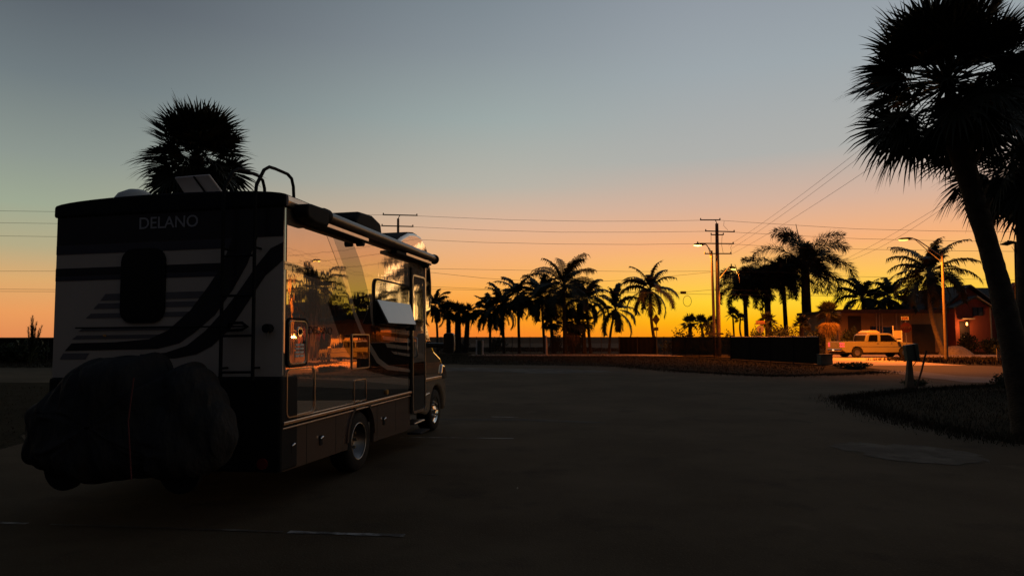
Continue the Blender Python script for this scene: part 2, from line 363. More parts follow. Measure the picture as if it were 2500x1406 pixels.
def coco_frond(mb, base, az, el, Lr, drp, nl, ll, rnd, wl=.05):
    h = Vector((math.cos(az), math.sin(az), 0)); side = Vector((-h.y, h.x, 0))
    tw = rnd.uniform(-.5, .5)
    n = 12; pts = [base.copy()]; e = el; p = base.copy(); dirs = []
    for i in range(n):
        d = h*math.cos(e)+Vector((0,0,math.sin(e))); dirs.append(d); p = p+d*Lr/n; pts.append(p.copy()); e -= drp/n*(.5+1.0*i/n)
    mb.tube(pts[::2]+[pts[-1]], [Lr*.012, Lr*.010, Lr*.008, Lr*.006, Lr*.004, Lr*.003, Lr*.002, .003][:len(pts[::2])+1], 3, False, False)
    V = []; F = []
    for i in range(nl):
        s = .16+.84*(i+.5)/nl; k = min(int(s*n), n-1); f = s*n-k; q = pts[k].lerp(pts[k+1], f); d = dirs[k]
        up = side.cross(d).normalized()*-1
        l0 = ll*(min(1, .45+s*1.6) if s < .5 else 1-.95*(s-.5))*rnd.uniform(.65, 1.3)
        for sg in (-1, 1):
            sd_ = (side*sg*math.cos(tw)+up*math.sin(tw)*sg)
            a = (sd_*.86+d*.5+up*.12).normalized()
            m1 = q+a*l0*.5+Vector((0,0,-l0*.08)); t = q+a*l0*.80+Vector((0,0,-l0*rnd.uniform(.25,.75)))
            w_ = d*wl*.5
            o = len(V); V += [q-w_, q+w_, m1+w_*.9, m1-w_*.9, t]; F += [(o, o+1, o+2, o+3), (o+3, o+2, o+4)]
    mb.add(V, F)
def coco_crown(C, Lr, nf, rnd, hang=3, wl=.06):
    mb = MB()
    for i in range(nf):
        u = (i+.5)/nf; el = R_(-32+118*u); az = i*2.39996+rnd.uniform(-.5,.5)
        coco_frond(mb, C, az, el, Lr*rnd.uniform(.85, 1.1), R_(80+40*(1-u))*rnd.uniform(.75,1.25), 30, Lr*.25, rnd, wl)
    for k in range(hang):
        coco_frond(mb, C-Vector((0,0,.1)), rnd.uniform(0, 2*PI), R_(-55), Lr*.7, R_(30), 14, Lr*.16, rnd, wl)
    for k in range(7):                                   # nuts and fibre at the heart of the crown
        a = rnd.uniform(0, 2*PI); c = C+Vector((math.cos(a)*.22, math.sin(a)*.22, -.18-rnd.random()*.22)); mb.tube([c+Vector((0,0,.14)), c, c-Vector((0,0,.14))], [.05,.13,.05], 6)
    return mb
def fox_frond(mb, base, az, el, Lr, drp, nl, ll, rnd, wl=.045):
    h = Vector((math.cos(az), math.sin(az), 0))
    n = 12; pts = [base.copy()]; e = el; p = base.copy(); dirs = []
    for i in range(n):
        d = h*math.cos(e)+Vector((0,0,math.sin(e))); dirs.append(d); p = p+d*Lr/n; pts.append(p.copy()); e -= drp/n*(.25+1.5*i/n)
    mb.tube(pts[::2], [Lr*.016, Lr*.013, Lr*.011, Lr*.008, Lr*.006, Lr*.004, .004][:len(pts[::2])], 3, False, False)
    V = []; F = []
    for i in range(nl):
        s = .14+.86*(i+.5)/nl; k = min(int(s*n), n-1); q = pts[k].lerp(pts[k+1], s*n-k); d = dirs[k]; a0, b0 = orth(d)
        for j in range(9):
            t = rnd.uniform(0, 2*PI); dd = (a0*math.cos(t)+b0*math.sin(t)+d*.55).normalized()
            l0 = ll*(1-.45*s)*rnd.uniform(.7,1.15); tip = q+dd*l0+Vector((0,0,-l0*.2)); w_ = d.cross(dd).normalized()*wl*.5
            m1 = q+dd*l0*.55
            o = len(V); V += [q, m1+w_, m1-w_, tip]; F += [(o, o+1, o+2), (o+1, o+3, o+2)]
    mb.add(V, F)
def trunk_pts(a, b, bend, n=10):
    a = Vector(a); b = Vector(b); out_ = []
    for i in range(n+1):
        t = i/n; p = a.lerp(b, t); p += Vector(bend)*math.sin(PI*t); out_.append(p)
    return out_
def palm(name, kind, crown_px, base_px, Y, rpx, label, group, seed, tw=.16, bend=(0,0,0), nf=None, nseg=None, skirt=0, leaf=None, bark=None, lo=-62, hang=3, spear=None, boots=False, pf=.46, wk=1.0, wl=.095):
    rnd = random.Random(seed)
    C = at(*crown_px, Y); B = at(base_px[0], base_px[1], Y); B.z = 0
    k = (Y/FPX); Rr = rpx*k
    root = empty(name, B, label, 'palm tree', group)
    mt = MB(); pts = trunk_pts((0,0,0), C-B, bend)
    H = (C-B).length
    rad = [tw*(1.35 if i == 0 else (1.12-.3*i/10)) for i in range(11)]
    mt.tube(pts, rad, 10)
    if kind == 'coco':
        for i in range(1, 40):                            # leaf-scar rings
            t = i/40; j = int(t*10); p = pts[j].lerp(pts[min(j+1, 10)], t*10-j)
            r0 = tw*(1.12-.3*t)*1.04
            mt.tube([p-Vector((0,0,.02)), p+Vector((0,0,.02))], r0, 8, False)
    if boots:                                             # old leaf bases left on the trunk
        nb = int(H*16)
        for i in range(nb):
            t = .08+.92*i/nb; j = min(int(t*10), 9); p = pts[j].lerp(pts[j+1], t*10-j); a = i*2.39996
            dd = Vector((math.cos(a), math.sin(a), 0)); r0 = tw*(1.12-.3*t)
            q = p+dd*r0*.8; e = p+dd*(r0*1.0+.09+rnd.random()*.06)+Vector((0,0,.16)); s_ = Vector((-dd.y, dd.x, 0))*.045
            mt.add([q-s_*1.4, q+s_*1.4, e+s_*.6, e-s_*.6, q+Vector((0,0,.08))-s_, q+Vector((0,0,.08))+s_], [(0,1,2,3), (4,3,2,5), (0,3,4), (1,5,2)])
    mt.build('trunk', bark or BARK, root, fix=False)
    Cl = C-B
    if kind == 'fan': mb = fan_crown(Cl, Rr, nf or 26, nseg or 22, rnd, lo=lo, wk=wk, pf=pf)
    elif kind == 'coco': mb = coco_crown(Cl, Rr*1.22, int((nf or 21)*1.1), rnd, hang, wl=wl*max(1, Y/60))
    else:
        mb = MB(); n_ = nf or 11
        for i in range(n_):
            u = (i+.5)/n_; el = R_(-12+95*u); fox_frond(mb, Cl, i*2.39996+rnd.uniform(-.3,.3), el, Rr*2.0*rnd.uniform(.85,1.1), R_(112+30*(1-u)), 46, Rr*.48, rnd, .085)
    mb.build('crown', leaf or LEAF, root, fix=False)
    if kind == 'fox':
        c2 = MB(); c2.tube([Cl-Vector((0,0,.9)), Cl-Vector((0,0,.3)), Cl+Vector((0,0,.1))], [tw*.85, tw*.95, tw*.4], 8); c2.build('crownshaft', bark or BARK, root)
    if spear:
        tip = at(*spear, Y)-B
        sp = MB(); sp.tube([Cl, Cl.lerp(tip, .5), tip], [.14, .09, .03], 5); sp.build('spear_leaf', leaf or LEAF, root)
    if skirt:
        sk = MB()
        for i in range(skirt):
            az = i*2.39996; el = R_(rnd.uniform(-82, -48)); d = Vector((math.cos(az)*math.cos(el), math.sin(az)*math.cos(el), math.sin(el)))
            fan_frond(sk, Cl-Vector((0,0,.15*Rr)), d, Rr*.45, Rr*rnd.uniform(.6,.8), 14, 1.2, rnd, spread=70)
        sk.build('dry_skirt', LEAFD, root, fix=False)
    return root
GC = 'coconut palms along the shore road'
GF = 'fan palms in the distance'
GX = 'foxtail palms beyond the dark fence'
# coconuts
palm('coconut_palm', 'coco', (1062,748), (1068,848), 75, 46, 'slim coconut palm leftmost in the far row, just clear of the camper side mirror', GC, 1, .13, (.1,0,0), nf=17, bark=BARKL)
palm('coconut_palm', 'coco', (1196,762), (1197,850), 75, 52, 'low coconut palm at the left of the paired clump beside three stout fan palms', GC, 2, .14, nf=19)
palm('coconut_palm', 'coco', (1226,748), (1231,850), 73, 56, 'bushy coconut palm at the right of the paired clump beside three stout fan palms', GC, 3, .14, nf=21)
palm('coconut_palm', 'coco', (1264,722), (1268,856), 72, 62, 'tall straight coconut palm just left of the big cluster', GC, 4, .15, nf=21)
palm('coconut_palm', 'coco', (1322,728), (1330,850), 72, 66, 'coconut palm forming the left shoulder of the big cluster', GC, 5, .14, nf=22)
palm('coconut_palm', 'coco', (1376,700), (1380,858), 69, 88, 'tallest coconut palm, top of the big cluster', GC, 6, .2, nf=26)
palm('coconut_palm', 'coco', (1430,735), (1442,850), 72, 60, 'coconut palm forming the right shoulder of the big cluster', GC, 7, .15, nf=20)
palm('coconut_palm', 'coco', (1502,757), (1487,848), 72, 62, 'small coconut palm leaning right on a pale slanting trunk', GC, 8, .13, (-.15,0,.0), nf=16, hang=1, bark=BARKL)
palm('coconut_palm', 'coco', (1587,708), (1604,850), 68, 70, 'coconut palm leaning left just beside the diamond sign', GC, 9, .15, (-.2,0,.0), nf=18)
palm('coconut_palm', 'coco', (2106,730), (2112,850), 80, 62, 'coconut palm behind the flat roof, nearer the skirted fan palm', GC, 10, .16, nf=19)
palm('coconut_palm', 'coco', (2172,728), (2172,850), 80.5, 60, 'coconut palm behind the flat roof, above the stop sign', GC, 12, .16, nf=19)
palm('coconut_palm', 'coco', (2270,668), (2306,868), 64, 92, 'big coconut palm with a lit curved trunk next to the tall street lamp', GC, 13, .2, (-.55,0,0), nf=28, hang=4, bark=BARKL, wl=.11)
# fan palms far
palm('fan_palm', 'fan', (1094,758), (1097,846), 74, 32, 'stout fan palm, left one of the trio beside the camper mirror', GF, 21, .26, boots=True, nf=26, nseg=14, wk=1.3)
palm('fan_palm', 'fan', (1118,764), (1118,846), 74, 31, 'stout fan palm, middle one of the trio beside the camper mirror', GF, 22, .36, boots=True, nf=26, nseg=14, wk=1.3)
palm('fan_palm', 'fan', (1143,762), (1137,846), 74, 29, 'stout fan palm, right one of the trio beside the camper mirror', GF, 23, .28, boots=True, nf=22, nseg=14, wk=1.3)
palm('fan_palm', 'fan', (1344,782), (1352,850), 72, 34, 'low fan palm filling the lower left of the big cluster', GF, 24, .2, nf=24, nseg=14, wk=1.3)
palm('fan_palm', 'fan', (1396,785), (1398,850), 70, 42, 'low fan palm filling the lower middle of the big cluster', GF, 25, .22, nf=26, nseg=14, skirt=8, wk=1.3)
palm('fan_palm', 'fan', (1424,786), (1427,850), 72, 34, 'low fan palm filling the lower right of the big cluster', GF, 26, .22, nf=24, nseg=14, wk=1.3)
palm('fan_palm', 'fan', (1685,790), (1684,848), 74, 28, 'squat fan palm left of the light pole', GF, 27, .22, boots=True, nf=20, nseg=13, lo=-30, wk=1.3)
palm('fan_palm', 'fan', (1711,789), (1722,848), 76, 27, 'leaning fan palm between the squat one and the light pole', GF, 28, .14, nf=20, nseg=13, lo=-35, wk=1.3)
palm('fan_palm', 'fan', (1737,786), (1738,848), 77, 19, 'small fan palm half hidden by the light pole', GF, 29, .16, nf=18, nseg=13, wk=1.3)
palm('fan_palm', 'fan', (1789,768), (1794,848), 74, 22, 'thin fan palm with a bare trunk right of the utility pole', GF, 30, .1, nf=18, nseg=12, lo=-45, wk=1.3)
palm('fan_palm', 'fan', (1808,778), (1832,848), 74, 17, 'thin fan palm on a crooked trunk right of the utility pole', GF, 31, .1, (-.5,0,0), nf=14, nseg=12, lo=-35, wk=1.3)
palm('fan_palm', 'fan', (1872,784), (1876,850), 60, 30, 'fan palm standing behind the back of the octagonal sign', GF, 32, .18, nf=22, nseg=14, wk=1.3)
palm('fan_palm', 'fan', (1957,792), (1957,860), 52, 28, 'low spiky fan palm left of the skirted fan palm', GF, 33, .2, nf=22, nseg=14, lo=-20, wk=1.3)
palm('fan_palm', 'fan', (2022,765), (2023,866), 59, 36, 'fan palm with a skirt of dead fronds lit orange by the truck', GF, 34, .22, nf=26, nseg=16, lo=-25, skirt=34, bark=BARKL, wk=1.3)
# foxtails
palm('foxtail_palm', 'fox', (1818,708), (1824,857), 81, 42, 'foxtail palm nearest the utility pole, smallest of the clump', GX, 41, .25, nf=17, spear=(1794,645))
palm('foxtail_palm', 'fox', (1872,690), (1878,857), 82, 44, 'foxtail palm above the octagonal sign', GX, 42, .38, nf=19, spear=(1866,626))
palm('foxtail_palm', 'fox', (1912,684), (1922,857), 81, 44, 'foxtail palm between the tallest and the one above the octagonal sign', GX, 43, .25, nf=19)
palm('foxtail_palm', 'fox', (1966,650), (1976,857), 80, 70, 'tallest foxtail palm with a long upright spear, on a thick trunk', GX, 44, .55, (-.1,0,0), nf=15, spear=(1943,547))
# near fan palms
palm('cabbage_palm', 'fan', (480,384), (478,760), 20, 148, 'bushy fan palm rising behind the camper roof', 'nearby cabbage palms', 53, .24, nf=62, nseg=30, lo=-56, pf=.50, wk=1.1)

def near_palm(path, radii, C, Rr, label, seed, nf, nseg, lo, lo_extra=0):
    root = empty('cabbage_palm', (path[0].x, path[0].y, 0), label, 'palm tree', 'nearby cabbage palms'); B = Vector((path[0].x, path[0].y, 0)); rnd = random.Random(seed)
    mt = MB(); pts = [p-B for p in path]
    # resample for roughness
    P = []; Q = []
    for i in range(len(pts)-1):
        for k in range(8):
            t = k/8; P.append(pts[i].lerp(pts[i+1], t)); Q.append((radii[i]*(1-t)+radii[i+1]*t)*rnd.uniform(.96,1.05))
    P.append(pts[-1]); Q.append(radii[-1]); mt.tube(P, Q, 18)
    for i in range(70):                                   # boots close under the crown
        t = .62+.38*rnd.random(); j = int(t*(len(P)-1)); p = P[j]; a = rnd.uniform(0, 2*PI); dd = Vector((math.cos(a), math.sin(a), 0)); r0 = Q[j]
        q = p+dd*r0*.85; e = q+dd*.10+Vector((0,0,.22)); s_ = Vector((-dd.y, dd.x, 0))*.04
        mt.add([q-s_*1.5, q+s_*1.5, e+s_*.5, e-s_*.5], [(0,1,2,3)])
    mt.build('trunk', BARK, root, fix=False)
    fan_crown(C-B, Rr, nf, nseg, rnd, lo=lo, pf=.56).build('crown', LEAF, root, fix=False)
    return root
Y1 = 12.0
pp = [(2520,1062), (2502,980), (2478,860), (2441,700), (2413,600), (2374,470), (2338,350), (2316,240)]
path = [at(x, y, Y1) for x, y in pp]; path[0].z = 0
near_palm(path, [.30,.25,.21,.17,.165,.17,.19,.21], at(2312,200,Y1), 1.78, 'large cabbage palm with a leaning trunk, its crown against the open sky', 61, 88, 34, -46)
Y2 = 14.0
pp = [(2512,1020), (2508,800), (2508,600), (2500,420)]
path = [at(x, y, Y2) for x, y in pp]; path[0].z = 0
near_palm(path, [.26,.19,.18,.2], at(2492,365,Y2), 1.75, 'cabbage palm at the right edge, mostly hidden behind the leaning one', 62, 70, 30, -70)

# ---------------------------------------------------------------- bushes
def bush(name, c, r, n, label, seed, leaf=.12, m=None, cat='shrub', group=None, spiky=False):
    rnd = random.Random(seed); root = Vector((c[0], c[1], 0)); mb = MB(); V = []; F = []
    lobes = [(Vector((rnd.uniform(-.6,.6)*r[0], rnd.uniform(-.6,.6)*r[1], rnd.uniform(.3,.75)*r[2])), rnd.uniform(.35,.6)) for _ in range(7)]
    for i in range(6):
        a = rnd.uniform(0, 2*PI); mb.tube([(0,0,0), (math.cos(a)*r[0]*.3, math.sin(a)*r[1]*.3, r[2]*.35), (math.cos(a)*r[0]*.6, math.sin(a)*r[1]*.6, r[2]*.75)], [.03,.02,.008], 4, False)
    for i in range(n):
        lc, k = rnd.choice(lobes); d = Vector((rnd.gauss(0,1), rnd.gauss(0,1), rnd.gauss(0,1))).normalized()*(rnd.random()**.4)*k
        p = lc+Vector((d.x*r[0], d.y*r[1], d.z*r[2]))
        if p.z < 0: p.z = rnd.random()*.1
        a = Vector((rnd.gauss(0,1), rnd.gauss(0,1), rnd.gauss(.6,1))).normalized(); b = a.cross(Vector((rnd.gauss(0,1), rnd.gauss(0,1), rnd.gauss(0,1)))).normalized()
        l_ = leaf*rnd.uniform(.6,1.5)
        o = len(V); V += [p, p+a*l_*.5+b*l_*.28, p+a*l_, p+a*l_*.5-b*l_*.28]; F.append((o, o+1, o+2, o+3))
    mb.add(V, F); o = mb.build(name, m or BUSH, fix=False, loc=root); return tag(o, label, cat, group)
def px_bush(x0, x1, ytop, Y, label, seed, n=1500, leaf=.14, m=None, group='shrubs around the far roads', dpt=1.0):
    a = at(x0, ytop, Y); b = at(x1, ytop, Y); c = (a+b)/2; return bush('shrub', (c.x, c.y, 0), ((b.x-a.x)/2, dpt, c.z*1.05), n, label, seed, leaf, m, group=group)
px_bush(1868,1996,806,56,'dark rounded bush above the right half of the dark fence',1,3400,.16,dpt=1.6)
px_bush(1825,1872,806,66,'dark bush left of the octagonal sign',2,1400,.18)
px_bush(1756,1800,818,60,'small bush at the foot of the utility pole on its right',3,500,.16)
px_bush(1640,1700,812,72,'light twiggy bush below the squat fan palms',4,700,.22)
px_bush(1700,1748,798,66,'bush lit orange by the street lamp, left of the light pole',5,900,.2)
px_bush(1990,2046,806,61,'orange lit bush at the foot of the skirted fan palm',6,1500,.2)
px_bush(2046,2086,806,66,'low bush behind the truck bed',7,1200,.2)
px_bush(2342,2396,820,68,'spreading bush beside the gravel heap',8,1500,.2)
px_bush(2390,2462,832,67,'low leafy bush in front of the wooden house',9,1500,.2)
px_bush(2396,2500,842,60,'dark low bush by the louvred crate',10,1200,.16)
px_bush(2040,2140,889,37,'dark low bush past the end of the fence',11,2600,.10,dpt=1.4)
px_bush(1196,1245,826,80,'low bush under the paired coconut palms',12,700,.2)
px_bush(1340,1375,820,74,'low bush in the big palm cluster, left',13,900,.2)
px_bush(1376,1440,800,74,'thick bush filling the foot of the big palm cluster',14,2200,.24)
px_bush(1560,1760,832,64,'long low hedge-like bush behind the fence screen',15,2600,.2)
px_bush(-20,140,842,46,'dark bush row left of the camper',16,2600,.2)
px_bush(1060,1150,838,76,'low bush under the three stout fan palms',17,1200,.2)
px_bush(2196,2290,930,24,'low weeds round the foot of the leaning sign post',18,1500,.05,dpt=.5)
px_bush(2440,2520,918,21,'dark low bush at the foot of the near palms',19,1500,.07,dpt=1.0)
# feathery pine left
rnd = random.Random(5); B = foot(75, 860, 44); mb = MB(); V = []; F = []
for i in range(9):
    a = rnd.uniform(0, 2*PI); rr = rnd.uniform(0, .85)*(1 if i else 0); h = at(75, 772, 44).z*(1-.32*rr)*rnd.uniform(.82, 1)if i else at(75, 772, 44).z
    tip = Vector((math.cos(a)*rr, math.sin(a)*rr, h)); mb.tube([(0,0,0), tip*.5+Vector((0,0,.1)), tip], [.03,.02,.006], 4, False)
    for k in range(170):
        t = rnd.uniform(.3, 1); p = tip*t; b = rnd.uniform(0, 2*PI); l_ = .34*(1.15-t)+.1
        d = Vector((math.cos(b), math.sin(b), 1.3)).normalized()*l_; s_ = Vector((-math.sin(b), math.cos(b), 0))*.014
        o = len(V); V += [p-s_, p+s_, p+d]; F.append((o, o+1, o+2))
mb.add(V, F); tag(mb.build('pine_sapling', BUSH, fix=False, loc=B), 'feathery young pine standing alone left of the camper', 'tree')

# ---------------------------------------------------------------- fences
def fence(name, p0, p1, h, npost, label, panel, group='fences', rail=True, sag=0, postr=.035, panel_name='panel', pm=None):
    a = Vector((p0[0], p0[1], 0)); b = Vector((p1[0], p1[1], 0)); root = empty(name, a, label, 'fence', group); d = b-a
    for i in range(npost):
        t = i/(npost-1); m_ = MB(); m_.tube([d*t, d*t+Vector((0,0,h+.06))], postr, 6); m_.build('post', pm or WIRE, root)
    if rail:
        rnd = random.Random(3); r = MB(); r.tube([d*(i/24)+Vector((0,0,h+sag*math.sin(i*1.3)*.5)) for i in range(25)], .032 if sag else .025, 6); r.build('top_rail', POLEG if sag else WIRE, root)
    if panel:
        r = MB(); n_ = 24; V = []; F = []; nrm = Vector((-d.y, d.x, 0)).normalized()
        for i in range(n_+1):
            w_ = nrm*.03*math.sin(i*2.1)
            V += [d*(i/n_)+w_+Vector((0,0,.03)), d*(i/n_)+w_+Vector((0,0,h-.02))]
        F = [(2*i, 2*i+2, 2*i+3, 2*i+1) for i in range(n_)]
        r.add(V, F, True); r.build(panel_name, panel, root, fix=False)
    return root
def screen_mat(name, col, alpha):
    return mat(name, col, .9, spec=.1, var=.2, scale=2, alpha=alpha)
SCR = screen_mat('windscreen_cloth', (.018,.015,.012), 1)
SCR2 = screen_mat('thin_windscreen_cloth', (.03,.022,.016), .72)
SCR3 = screen_mat('worn_windscreen_cloth', (.022,.018,.014), .93)
CHAIN = screen_mat('chain_link_mesh', (.035,.030,.026), .42)
P_r = (19.1, 42.2); P_m = (14.8, 52.5); P_c = (14.9, 62.8); P_s = (14.1, 66.0); P_l = (9.6, 68.8); P_e = (-8.6, 68.5)
fence('screen_fence', (19.1,42.2), (16.95,52.5), 1.72, 5, 'dark cloth-screened fence, nearest and tallest section beside the pale block', SCR, sag=.03, panel_name='screen', pm=MATTE)
fence('screen_fence', (16.93,52.6), (14.85,62.6), 1.71, 5, 'thin screened fence crossing the foot of the utility pole', SCR3, panel_name='screen', pm=MATTE)
fence('screen_fence', (14.83,62.7), (14.0,66), 1.71, 3, 'short see-through fence section between the light pole and the diamond sign', SCR2, panel_name='screen', pm=MATTE)
fence('screen_fence', (14.0,66.05), (10.9,68.8), 1.71, 3, 'solid dark screened fence below the diamond sign', SCR, panel_name='screen')
fence('chain_link_fence', (10.85,68.85), (-9,68.6), 1.70, 12, 'long chain-link fence in front of the far coconut palms', CHAIN, panel_name='wire_mesh')
fence('screen_fence', (-60,52), (-22,50), 1.62, 10, 'dark screened fence left of the camper', SCR, panel_name='screen')
o = MB().box((-.36,-.3,0), (.36,.3,.60)).box((-.39,-.33,.60), (.39,.33,.67)).build('concrete_block', mat('mossy_concrete', (.10,.11,.085), .9, var=.25, scale=2), bevel=.03, loc=foot(2014,888,42))
tag(o, 'greenish squat concrete block at the right end of the dark fence', 'block')
e = empty('utility_cabinet', foot(1171,866,66), 'small dark cabinet between two white posts at the fence line', 'utility box')
MB().box((-.2,-.2,0), (.2,.2,1.3)).box((-.24,-.24,1.3), (.24,.24,1.36)).build('cabinet', mat('dark_green_paint', (.03,.045,.035), .6), e, bevel=.02)
for s in (-.3, .3): MB().tube([(s,0,0), (s,0,1.45)], .06, 8).build('post', WHITEP, e)
e = MB().tube([(0,0,0), (-.03,0,1.7), (-.05,0,1.85)], [.11,.10,.07], 10).build('marker_post', mat('pale_post', (.42,.34,.26), .8), loc=foot(1334,862,64)); tag(e, 'slim pale post lit orange, standing in the grass under the big palm cluster', 'post')

# ---------------------------------------------------------------- utility poles, wires
def util_pole(x, ytop, Y, arms, label, wd, base=None, mt_=None):
    B = foot(base or x, 870, Y); T = at(x, ytop, Y)-B; root = empty('utility_pole', B, label, 'utility pole', 'utility poles')
    MB().tube([(0,0,0), T*.5, T], [wd*.62, wd*.52, wd*.4], 8).build('pole', mt_ or POLEC, root)
    for (xa, xb, y, tilt) in arms:
        a = at(xa, y, Y)-B; b = at(xb, y+tilt, Y)-B
        off = Vector((0,-wd*.55,0)); MB().tube([a+off, b+off], .055, 6).build('crossarm', WIRE, root)
        for t in (.02, .98):
            q = a.lerp(b, t)+off; MB().tube([q, q+Vector((0,0,.1)), q+Vector((0,0,.17))], [.04,.06,.03], 6).build('insulator', WIRE, root)
    return root
p1 = util_pole(1750, 546, 60, [(1708,1757,538,0), (1720,1792,565,2), (1734,1765,574,0), (1700,1790,595,1), (1718,1784,620,0)], 'tall concrete utility pole right of centre with several crossarms', .36, base=1755)
MB().tube([(at(1750,546,60)-p1.location), (at(1747,538,60)-p1.location)], .04, 5).build('bracket', WIRE, p1)
p2 = util_pole(972, 534, 60, [(935,1020,525,2), (932,1010,552,2)], 'utility pole rising behind the camper roof', .26, base=971)
MB().tube([(at(972,534,60)-p2.location), (at(976,526,60)-p2.location)], .04, 5).build('bracket', WIRE, p2)
# hanging jumper loops and a steel sign board on the big pole
for (xa, ya, xb, yb, sg) in [(1768,540,1777,562,6), (1763,575,1766,620,3), (1736,574,1736,592,0), (1787,597,1786,614,3)]:
    a = at(xa, ya, 60)-p1.location; b = at(xb, yb, 60)-p1.location; c = (a+b)/2+Vector((-sg*.036,0,0))
    MB().tube([a, c, b], .014, 4).build('jumper_wire', WIRE, p1)
# painted marks low on the pole
md = MB(); c0 = at(1753,798,59.55)-p1.location
md.tube([c0+Vector((0,0,.55)), c0+Vector((.17,0,.1)), c0+Vector((.05,0,-.5)), c0+Vector((-.14,0,-.1)), c0+Vector((0,0,.55))], .018, 4); md.build('painted_mark', mat('red_brown_paint', (.12,.03,.015), .8), p1)
MB().box((-1.15,-.42,0), (.42,-.36,.16)).build('sign_plank', WIRE, p1).location = at(1750,817,60)-p1.location
def wire(pts, label, r=.013, group='overhead wires'):
    P = [at(x, y, Y) for x, y, Y in pts]; Q = []
    for i in range(len(P)-1):
        for k in range(10):
            t = k/10; q = P[i].lerp(P[i+1], t); Q.append(q)
    Q.append(P[-1])
    c = Q[0]; o = MB().tube([q-c for q in Q], r, 4, False).build('overhead_wire', WIRE, loc=c, fix=False); return tag(o, label, 'wire', group)
wire([(-80,514,62), (140,517,61), (860,524,60), (975,525.5,60), (1080,530,60), (1250,537,60), (1440,540.5,60), (1600,540,60), (1712,538,60), (1757,538,60), (1860,545,58), (2090,559,55), (2280,564,53), (2560,567,50)], 'topmost wire of the three crossing the sky over both poles')
wire([(-80,543,62), (140,546,61), (932,552,60), (1010,554,60), (1180,562,60), (1370,567,60), (1560,567,60), (1720,565,60), (1792,567,60), (1950,576,57), (2100,583,55), (2300,588,53), (2560,591,50)], 'middle wire of the three crossing the sky over both poles')
wire([(-80,575,62), (140,578,61), (900,584,60), (1040,586,60), (1180,592,60), (1370,596,60), (1560,597,60), (1700,595,60), (1790,596,60), (1900,603,57), (2100,608.5,55), (2300,612,53), (2560,615,50)], 'lowest wire of the three crossing the sky over both poles')
wire([(-80,662,66), (140,662,66), (1055,656,66), (1290,660,66), (1560,663,66), (1750,662,66), (1900,664,66), (2040,674,66), (2300,680,66), (2560,686,66)], 'faint wire strung lower, level with the street lamp heads')
wire([(900,660,62), (1055,665.5,62), (1180,679,62), (1290,686,62), (1420,689,62), (1560,682,62), (1740,664,60)], 'sagging cable that swings up to the utility pole')
wire([(-80,705,64), (140,707,64), (1055,700,64), (1200,706,64), (1350,709,64), (1540,713,64), (1660,714,64), (1740,707,64), (1990,712,64), (2200,717,64), (2560,722,64)], 'upper line of the low pair just above the palm crowns')
wire([(-80,711,64), (140,712,64), (1055,706,64), (1200,708,64), (1480,713.5,64), (1700,718,64), (1990,722,64), (2300,728,64), (2560,732,64)], 'lower line of the low pair just above the palm crowns')
for (a, b, l_) in [((1778,600,60), (2112,356,30), 'highest of the three service wires slanting up to the leaning palm'), ((1786,607,60), (2122,366,30), 'second of the three service wires slanting up to the leaning palm'), ((1784,622,60), (2156,389,30), 'lowest of the three service wires slanting up to the leaning palm')]:
    A = at(*a); Bv = at(*b); M_ = (A+Bv)/2; M_.z -= .35; Cc = Bv+(Bv-A)*.55+Vector((0,0,.5))
    Q = []
    for k in range(25):
        t = k/24; Q.append(A*(1-t)**2+M_*2*t*(1-t)+Bv*t*t)
    Q += [Bv.lerp(Cc, k/8) for k in range(1, 9)]
    o = MB().tube([q-A for q in Q], .009, 4, False).build('overhead_wire', WIRE, loc=A, fix=False); tag(o, l_, 'wire', 'slanting service wires')
for (a, b, l_) in [((2046,641,58), (2318,489,34), 'upper of the two wires slanting up behind the leaning trunk'), ((2060,640,58), (2322,494,34), 'lower of the two wires slanting up behind the leaning trunk')]:
    A = at(*a); Bv = at(*b); M_ = (A+Bv)/2; M_.z -= .3 if l_[0] == 'u' else .75; Cc = Bv+(Bv-A)*.5
    Q = [A*(1-t/20)**2+M_*2*(t/20)*(1-t/20)+Bv*(t/20)**2 for t in range(21)]+[Bv.lerp(Cc, k/6) for k in range(1, 7)]
    o = MB().tube([q-A for q in Q], .009, 4, False).build('overhead_wire', WIRE, loc=A, fix=False); tag(o, l_, 'wire', 'slanting service wires')

# ---------------------------------------------------------------- street lamps (lit sodium heads)
SOD = mat('sodium_lens', (.9,.5,.15), .4, emit=(1,.52,.07,1), estr=5)
SODH = mat('sodium_lens_hot', (.9,.5,.15), .4, emit=(1,.60,.12,1), estr=9)
def lamp_light(parent, loc, power, deg=150, rad=.25):
    ld = bpy.data.lights.new('lamp_light', 'SPOT'); ld.energy = power; ld.color = (1, .22, .010); ld.spot_size = R_(deg); ld.spot_blend = .25; ld.shadow_soft_size = rad
    lo_ = bpy.data.objects.new('lamp_light', ld); COL.objects.link(lo_); lo_.parent = parent; lo_.location = loc; return lo_
def head(root, a, b, lens_m, th=.11):
    d = b-a; MB().tube([a, a.lerp(b,.25), a.lerp(b,.8), b], [.05, th, th*.9, .04], 8).build('lamp_head', MATTE, root)
    q = Vector((0,0,-th*.75)); MB().tube([a.lerp(b,.35)+q, a.lerp(b,.65)+q, a.lerp(b,.98)+q], [th*.5, th*.72, th*.4], 8).build('lens', lens_m, root)
